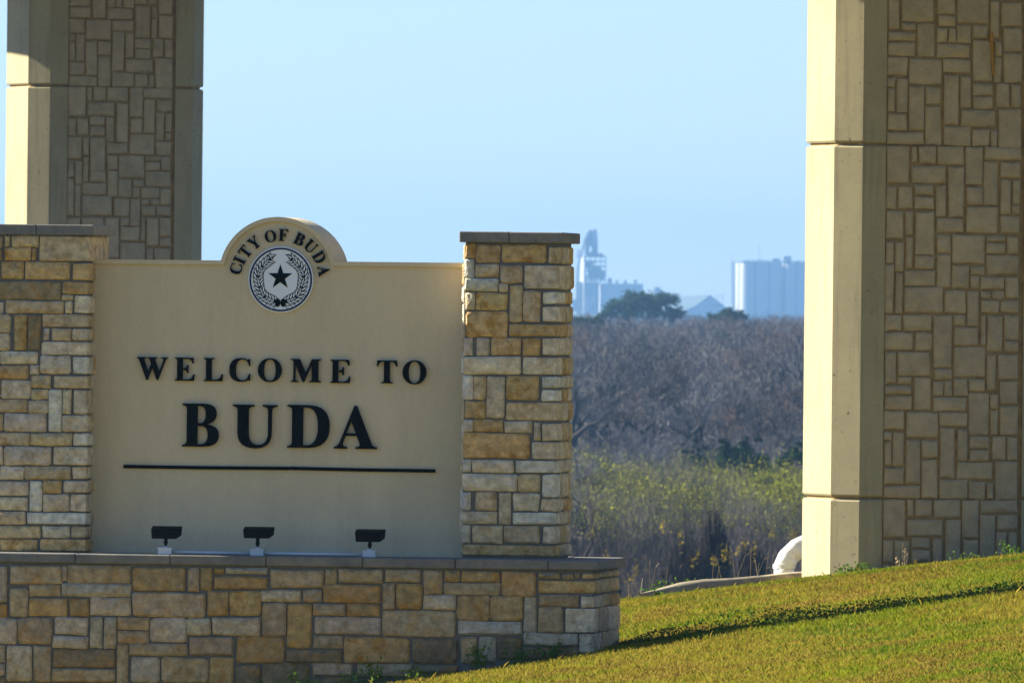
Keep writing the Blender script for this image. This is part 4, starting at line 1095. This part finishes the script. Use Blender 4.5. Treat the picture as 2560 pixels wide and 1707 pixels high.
far_spots = [(rnd.uniform(1900, 5500), rnd.uniform(900, 2700), 6.6) for _ in range(330)] + [(rnd.uniform(860, 1900), rnd.choice((rnd.uniform(300, 1370), rnd.uniform(2070, 3600))), 7.5) for _ in range(620)] + [(rnd.uniform(380, 860), rnd.choice((rnd.uniform(200, 1330), rnd.uniform(2110, 4200))), 2.6) for _ in range(700)]
for d, px, hg in far_spots:
    p0, p1 = tiny[rnd.randrange(4)]
    s = rnd.uniform(.75, 1.1) * hg / p1[:, 2].max(); a = rnd.uniform(0, 6.28); sw = s * (1.5 if d > 1900 else 1)
    rot = np.array([[math.cos(a)*sw, -math.sin(a)*sw, 0], [math.sin(a)*sw, math.cos(a)*sw, 0], [0, 0, s]])
    x = (px - 1280) / FPX * d; o = np.array([x, d, ground(x, d)])
    w_ = .05 * max(d / 900, .5)
    v, f = ribbons(p0 @ rot.T + o, p1 @ rot.T + o, w_, w_ * .6)
    VV.append(v); FF.append(f + off); off += len(v)
    CC.append(np.tile(np.array([.12, .105, .10] if hg > 3 else [.13, .125, .06]) * rnd.uniform(.8, 1.2), (len(v), 1)))
for d, px in spots:
    p0, p1 = small[rnd.randrange(4)]
    s = rnd.uniform(.8, 1.1) * (7.0 / max(p1[:, 2].max(), 1)); a = rnd.uniform(0, 6.28)
    rot = np.array([[math.cos(a), -math.sin(a), 0], [math.sin(a), math.cos(a), 0], [0, 0, 1]]) * s
    x = (px - 1280) / FPX * d
    o = np.array([x, d, ground(x, d)])
    v, f = ribbons(p0 @ rot.T + o, p1 @ rot.T + o, .05, .03)
    VV.append(v); FF.append(f + off); off += len(v)
    CC.append(np.tile(np.array([.12, .10, .095]) * rnd.uniform(.8, 1.2), (len(v), 1)))
tag(fast_mesh('woodland', np.concatenate(VV), np.concatenate(FF), M_TWIG, cols=np.concatenate(CC)), kind='stuff')

# evergreen oaks and junipers
def evergreen(name, label, px, py_top, d, w_px, lobes, col, leaf_s, n_per, base_z=None, cat='tree', dense=1.0):
    x = P(px, py_top, d).x; gz = ground(x, d)
    top = P(px, py_top, d).z; W = w_px * d / FPX; H = top - gz
    root = thing(name, label, cat, (x, d, gz))
    rr = random.Random(int(px))
    bm = bmesh.new()
    add_tube(bm, [(0, 0, -.3), (.1, 0, H*.25), (-.05, .1, H*.5)], [W*.035, W*.03, W*.022], 8)
    for k in range(5):
        a = k * 1.3
        add_tube(bm, [(0, 0, H*.3), (math.cos(a)*W*.2, math.sin(a)*W*.2, H*.5), (math.cos(a)*W*.35, math.sin(a)*W*.3, H*.68)], [W*.02, W*.014, W*.006], 6)
    bm_obj('trunk', bm, M_BARK, root)
    pts = []
    lobes = list(lobes) + [(NP.uniform(-.42, .42), NP.uniform(.70, .90), NP.uniform(.04, .08)) for _ in range(9)]
    for (lx_, lz_, lr) in lobes:           # lobe centres in crown units
        nclump = int(30 * lr / .25)
        for _ in range(nclump):
            u = NP.normal(size=3); u /= np.linalg.norm(u); u[2] = abs(u[2]) if NP.random() < .75 else u[2]
            c0 = np.array([lx_ * W, 0, lz_ * H]) + u * np.array([lr*W, lr*W*.9, lr*W*.8]) * NP.uniform(.55, 1.0)
            pts.append(c0 + NP.normal(scale=lr*W*.15, size=(int(n_per*dense), 3)))
    p = np.concatenate(pts); p[:, 2] = np.maximum(p[:, 2], .1)
    v, f = leaf_quads(p, leaf_s * NP.uniform(.7, 1.3, len(p)))
    cc = np.array(col) * NP.uniform(.6, 1.4, len(p))[:, None]
    fast_mesh('crown', v, f, M_LEAF, root, np.repeat(cc, 4, axis=0))
    return root
OAK = (.035, .065, .022)
evergreen('oak_tree', 'broad dark evergreen oak rising above the woods in front of the factory', 1607, 733, 2200, 195, [(-.33, .70, .17), (-.12, .80, .22), (.1, .82, .22), (.3, .78, .19), (.42, .62, .13), (-.45, .58, .12), (0, .6, .3)], OAK, .5, 60)
evergreen('oak_tree', 'smaller dark evergreen oak at the wood top below the silo stair tower', 1822, 769, 1900, 105, [(-.3, .75, .2), (0, .84, .22), (.28, .8, .2), (0, .6, .4)], OAK, .34, 60)
evergreen('oak_tree', 'low hazy evergreen oak at the wood top beside the slender stone pillar', 1455, 792, 1500, 120, [(-.3, .8, .2), (0, .8, .25), (.3, .82, .2)], (.05, .07, .04), .34, 50)
JUN = (.025, .055, .016)
evergreen('juniper_bush', 'dark green juniper bush between the woods and the yellow brush, the solitary round one', 1737, 1085, 770, 75, [(-.2, .5, .3), (.15, .55, .3), (.35, .4, .2)], JUN, .16, 60, cat='bush')
evergreen('juniper_bush', 'widest dark green juniper bush at the edge of the yellow brush', 1862, 1078, 760, 150, [(-.3, .55, .2), (-.05, .62, .22), (.2, .5, .22), (.38, .4, .15)], JUN, .16, 80, cat='bush')
evergreen('juniper_bush', 'dark green juniper bush beside the sunlit pier, at the brush edge', 1985, 1090, 760, 95, [(-.25, .55, .22), (.1, .62, .26), (.35, .6, .2)], JUN, .16, 70, cat='bush')

# ------------------------------------------------------------------ the cement works on the horizon
DC = 9000.0
def Z(zx, zy, d=DC): return P(1400 + zx / 3.794, 540 + zy / 3.794, d)
def zbox(bm, x0, y0, x1, y1, dep=8, d=DC, yo=0, bev=0):
    dep *= 1.8; yo *= 1.8
    a, b = Z(x0, y1, d), Z(x1, y0, d)
    add_box(bm, (min(a.x, b.x), d + yo, a.z), (max(a.x, b.x), d + yo + dep, b.z), bev)
def ztube(bm, pts, r, n=8, yo=0, d=DC):
    r = r * 1.8 if isinstance(r, (int, float)) else [q * 1.8 for q in r]
    add_tube(bm, [Z(x, y, d) + Vector((0, yo * 1.8, 0)) for x, y in pts], r, n)
def zblock(bm, xl, xa, xb, y0, y1, dep=16, yo=0, bays=()):
    """a building block seen a little from its left: side xl..xa, front xa..xb"""
    A, B, L = Z(xa, y1), Z(xb, y1), Z(xl, y1)
    if y1 > 880: A.z = -6.0
    top = Z(xa, y0).z
    ed = [xa] + list(bays) + [xb] if bays else []
    fr = [Vector((A.x, DC + yo, 0))]
    for u, w in zip(ed, ed[1:]):
        ux, wx = Z(u, y1).x, Z(w, y1).x
        for q_ in range(1, 8): t_ = q_ / 8; fr.append(Vector((ux + (wx - ux) * t_, DC + yo - (wx - ux) * .2 * (1 - (2*t_ - 1)**2), 0)))
        fr.append(Vector((wx, DC + yo, 0)))
    if not bays: fr.append(Vector((B.x, DC + yo, 0)))
    f = fr + [Vector((B.x + L.x - A.x, DC + yo + dep, 0)), Vector((L.x, DC + yo + dep, 0))]
    lo = [bm.verts.new((q_.x, q_.y, A.z)) for q_ in f]; hi = [bm.verts.new((q_.x, q_.y, top)) for q_ in f]
    bm.faces.new(lo[::-1]); bm.faces.new(hi)
    n_ = len(f)
    for i in range(n_): bm.faces.new((lo[i], lo[(i+1) % n_], hi[(i+1) % n_], hi[i]))
def plantthing(name, label, cat): return thing(name, label, cat, (0, 0, 0))

t = plantthing('preheater_tower', 'tall hazy cement works tower with open steel frame and looped ducts on top', 'tower')
for yo in (0, 7):
    for xx in (232, 285, 335, 385, 432):
        bm = bmesh.new(); zbox(bm, xx - 5, 385, xx + 5, 640, .8, yo=yo); bm_obj('column', bm, M_STEEL, t)
    for yy in (385, 430, 475, 520, 565, 610):
        bm = bmesh.new(); zbox(bm, 227, yy - 5, 440, yy + 5, .9, yo=yo - .05); bm_obj('beam', bm, M_STEEL, t)
for a, b in (((232, 430), (285, 475)), ((285, 475), (335, 430)), ((335, 520), (385, 475)), ((385, 565), (432, 520)), ((232, 610), (285, 565))):
    bm = bmesh.new(); ztube(bm, [a, b], .45, 5); bm_obj('brace', bm, M_STEEL, t)
bm = bmesh.new()
zbox(bm, 300, 280, 358, 385, 7); zbox(bm, 245, 340, 300, 385, 7); zbox(bm, 358, 355, 412, 382, 6); bm_obj('upper_deck', bm, M_STEEL, t)
bm = bmesh.new()
for x, y0, y1, r in ((270, 420, 500, 2.0), (345, 480, 600, 2.4), (395, 520, 610, 1.6), (300, 500, 610, 1.8)): ztube(bm, [(x, y0), (x, y1 - 30), (x, y1)], [r, r, r * .3], 12, yo=4)
bm_obj('cyclone', bm, M_STEEL, t)
bm = bmesh.new(); ztube(bm, [(245, 360), (255, 250), (265, 165), (282, 138), (298, 150), (302, 220), (300, 290)], .75, 8, yo=2)
ztube(bm, [(262, 360), (272, 250), (278, 190), (290, 180), (292, 280)], .6, 8, yo=3); bm_obj('duct_loop', bm, M_STEEL, t)
bm = bmesh.new(); ztube(bm, [(318, 290), (316, 190), (314, 150), (322, 130), (334, 140), (342, 200), (346, 290)], .75, 8, yo=2); bm_obj('duct_loop', bm, M_PLANT, t)
bm = bmesh.new(); zblock(bm, 192, 222, 240, 390, 900, 14, yo=-2); bm_obj('stair_shaft', bm, M_SILO, t)
bm = bmesh.new(); ztube(bm, [(158, 900), (162, 640), (172, 470), (215, 310), (246, 200)], .5, 8, yo=-1); ztube(bm, [(172, 400), (178, 320), (190, 322)], .5, 6); bm_obj('riser_pipe', bm, M_STEEL, t)
bm = bmesh.new(); zbox(bm, 150, 625, 372, 930, 9, yo=1); bm_obj('lower_block', bm, M_PLANT, t)
for pts_, r_ in (([(255, 900), (330, 760)], .7), ([(262, 900), (265, 770)], .9), ([(128, 905), (126, 790)], 1.6)):
    bm = bmesh.new(); ztube(bm, pts_, r_, 10, yo=-2); bm_obj('hopper_leg', bm, M_SILO, t)

t = plantthing('factory_hall', 'pale hazy boxy factory building beside the cement tower', 'building')
bm = bmesh.new(); zblock(bm, 368, 398, 785, 652, 930, 40, yo=-6); bm_obj('wall', bm, M_PLANT, t)
bm = bmesh.new(); zblock(bm, 366, 396, 788, 640, 652, 41, yo=-6.5); bm_obj('roof', bm, M_SILO, t)
for x0, y0, x1, y1 in ((455, 590, 492, 640), (528, 612, 552, 640), (606, 610, 634, 640), (703, 603, 727, 640)):
    bm = bmesh.new(); zbox(bm, x0, y0, x1, y1, 4); bm_obj('roof_vent', bm, M_STEEL, t)
t = plantthing('plant_room', 'small hazy box building peeking over the broad oak', 'building')
bm = bmesh.new(); zbox(bm, 895, 680, 950, 800, 8); zbox(bm, 950, 705, 985, 800, 8); bm_obj('wall', bm, M_PLANT, t)
bm = bmesh.new(); zbox(bm, 890, 676, 955, 680, 9, yo=-.5); bm_obj('roof', bm, M_ROOF, t)

t = plantthing('storage_shed', 'wide hazy shed with pale pitched roof behind the woods', 'building')
ap, al, ar = Z(1425, 755), Z(1195, 925), Z(1620, 905)
bk = Vector((-11.5, 60, 0)); dz = Vector((0, 0, -14))
mesh_obj('gable_wall', [ap, al, al + dz, ar + dz, ar], [(0, 1, 2, 3, 4)], M_PLANT, t)
ap2, al2 = Z(1085, 765) + Vector((0, 108, 0)), Z(1085, 765) + Vector((0, 108, 0)) + (al - ap)
up = Vector((0, -1.1, .6))
mesh_obj('roof', [ap + up, al + up, al2, ap2, ar + up, ap2 + (ar - ap)] + [p_ - Vector((0, 0, .7)) for p_ in (ap + up, al + up, al2, ap2)], [(0, 1, 2, 3), (4, 0, 3, 5), (0, 6, 7, 1), (1, 7, 8, 2)], M_ROOF, t)
bm = bmesh.new(); zbox(bm, 1450, 840, 1535, 855, 1.2, yo=-1.4); bm_obj('canopy', bm, M_ROOF, t)

for k, (xl, xa, xb, yt, joints, boxes, lab) in enumerate([
        (1668, 1732, 2106, 440, (1852, 1982), [(2015, 403, 2088), (1880, 425, 1905)], 'wide hazy concrete silo block with dark joints, next to the thin stair tower'),
        (2112, 2136, 2350, 446, (2235,), [(2120, 380, 2195), (2250, 432, 2275)], 'hazy concrete silo block with a tall roof box, beside the sunlit pier')]):
    t = thing('silo_block', lab, 'silo', (0, 0, 0), 0, 'silo blocks of the cement works')
    yo = -4 * k
    bm = bmesh.new(); zblock(bm, xl, xa, xb, yt, 935, 40, yo, joints); bm_obj('wall', bm, M_SILO, t)
    bm = bmesh.new(); zblock(bm, xl - 2, xa - 2, xb + 2, yt - 9, yt, 42, yo - .8); bm_obj('roof_slab', bm, M_STEEL, t)
    for jx in joints:
        bm = bmesh.new(); zbox(bm, jx - 6, yt + 1, jx + 6, 930, .6, yo=yo / 1.8 - .4); bm_obj('joint_strip', bm, M_STEEL, t)
    if k == 0:
        bm = bmesh.new(); zblock(bm, 1692, 1699, 1702, yt + 1, 930, 4, yo + 18); bm_obj('groove_strip', bm, M_STEEL, t)  # dark strip added to draw the groove in the sunlit side wall
        bm = bmesh.new(); ztube(bm, [(1893, 430), (1893, 285)], .13, 5); bm_obj('antenna', bm, M_STEEL, t)
    for q_ in range(int((xb - xa) / 22)):
        x0 = xa + 8 + q_ * 22
        bm = bmesh.new(); zbox(bm, x0, yt - 18, x0 + 4, yt - 9, .5, yo=yo / 1.8); bm_obj('rail_post', bm, M_STEEL, t)
    bm = bmesh.new(); zbox(bm, xa + 8, yt - 19, xb - 6, yt - 16, .4, yo=yo / 1.8); bm_obj('guard_rail', bm, M_STEEL, t)
    for x0, y0, x1 in boxes:
        bm = bmesh.new(); zbox(bm, x0, y0, x1, yt - 9, 8, yo=3); bm_obj('roof_box', bm, M_PLANT, t)
t = plantthing('stair_tower', 'thin lattice stair tower with mast against the end silo', 'tower')
bm = bmesh.new()
for xx in (1632, 1660):
    for yo in (0, 3): ztube(bm, [(xx, 920), (xx, 425)], .16, 5, yo=yo)
for i in range(16): ztube(bm, [(1632 if i % 2 else 1660, 910 - i*30), (1660 if i % 2 else 1632, 880 - i*30)], .16, 4); ztube(bm, [(1632, 910 - i*30), (1660, 910 - i*30)], .12, 4)
bm_obj('lattice', bm, M_STEEL, t)
bm = bmesh.new(); ztube(bm, [(1632, 425), (1632, 362)], .12, 5); bm_obj('mast', bm, M_STEEL, t)
for i, x in enumerate((1480, 1528)):
    p = Z(x, 920); t = thing('utility_pole', ['thin utility pole in front of the shed gable', 'thin utility pole by the eave of the shed'][i], 'pole', (p.x, DC - 70, p.z), 0, 'utility poles by the shed')
    hz = Z(x, 735).z - p.z
    bm = bmesh.new(); add_tube(bm, [(0, 0, -8), (0, 0, hz)], [.3, .2], 6); bm_obj('post', bm, M_STEEL, t)
    bm = bmesh.new(); add_box(bm, (-2.0, -.15, hz - 2.2), (2.0, .15, hz - 1.9)); bm_obj('crossarm', bm, M_STEEL, t)

# ------------------------------------------------------------------ the air
hz = bpy.data.materials.new('haze_air'); hz.use_nodes = True
n = hz.node_tree; n.nodes.remove(n.nodes['Principled BSDF'])
pv = n.nodes.new('ShaderNodeVolumePrincipled')
pv.inputs['Color'].default_value = (.33, .63, .93, 1)
pv.inputs['Anisotropy'].default_value = 0.6
pv.inputs['Density'].default_value = 0.00009
n.links.new(pv.outputs[0], n.nodes['Material Output'].inputs['Volume'])
bm = bmesh.new(); add_box(bm, (-1260, -180, -12.5), (1260, 11960, 110)); o = bm_obj('haze', bm, hz); tag(o, kind='stuff')
o.display_type = 'WIRE'
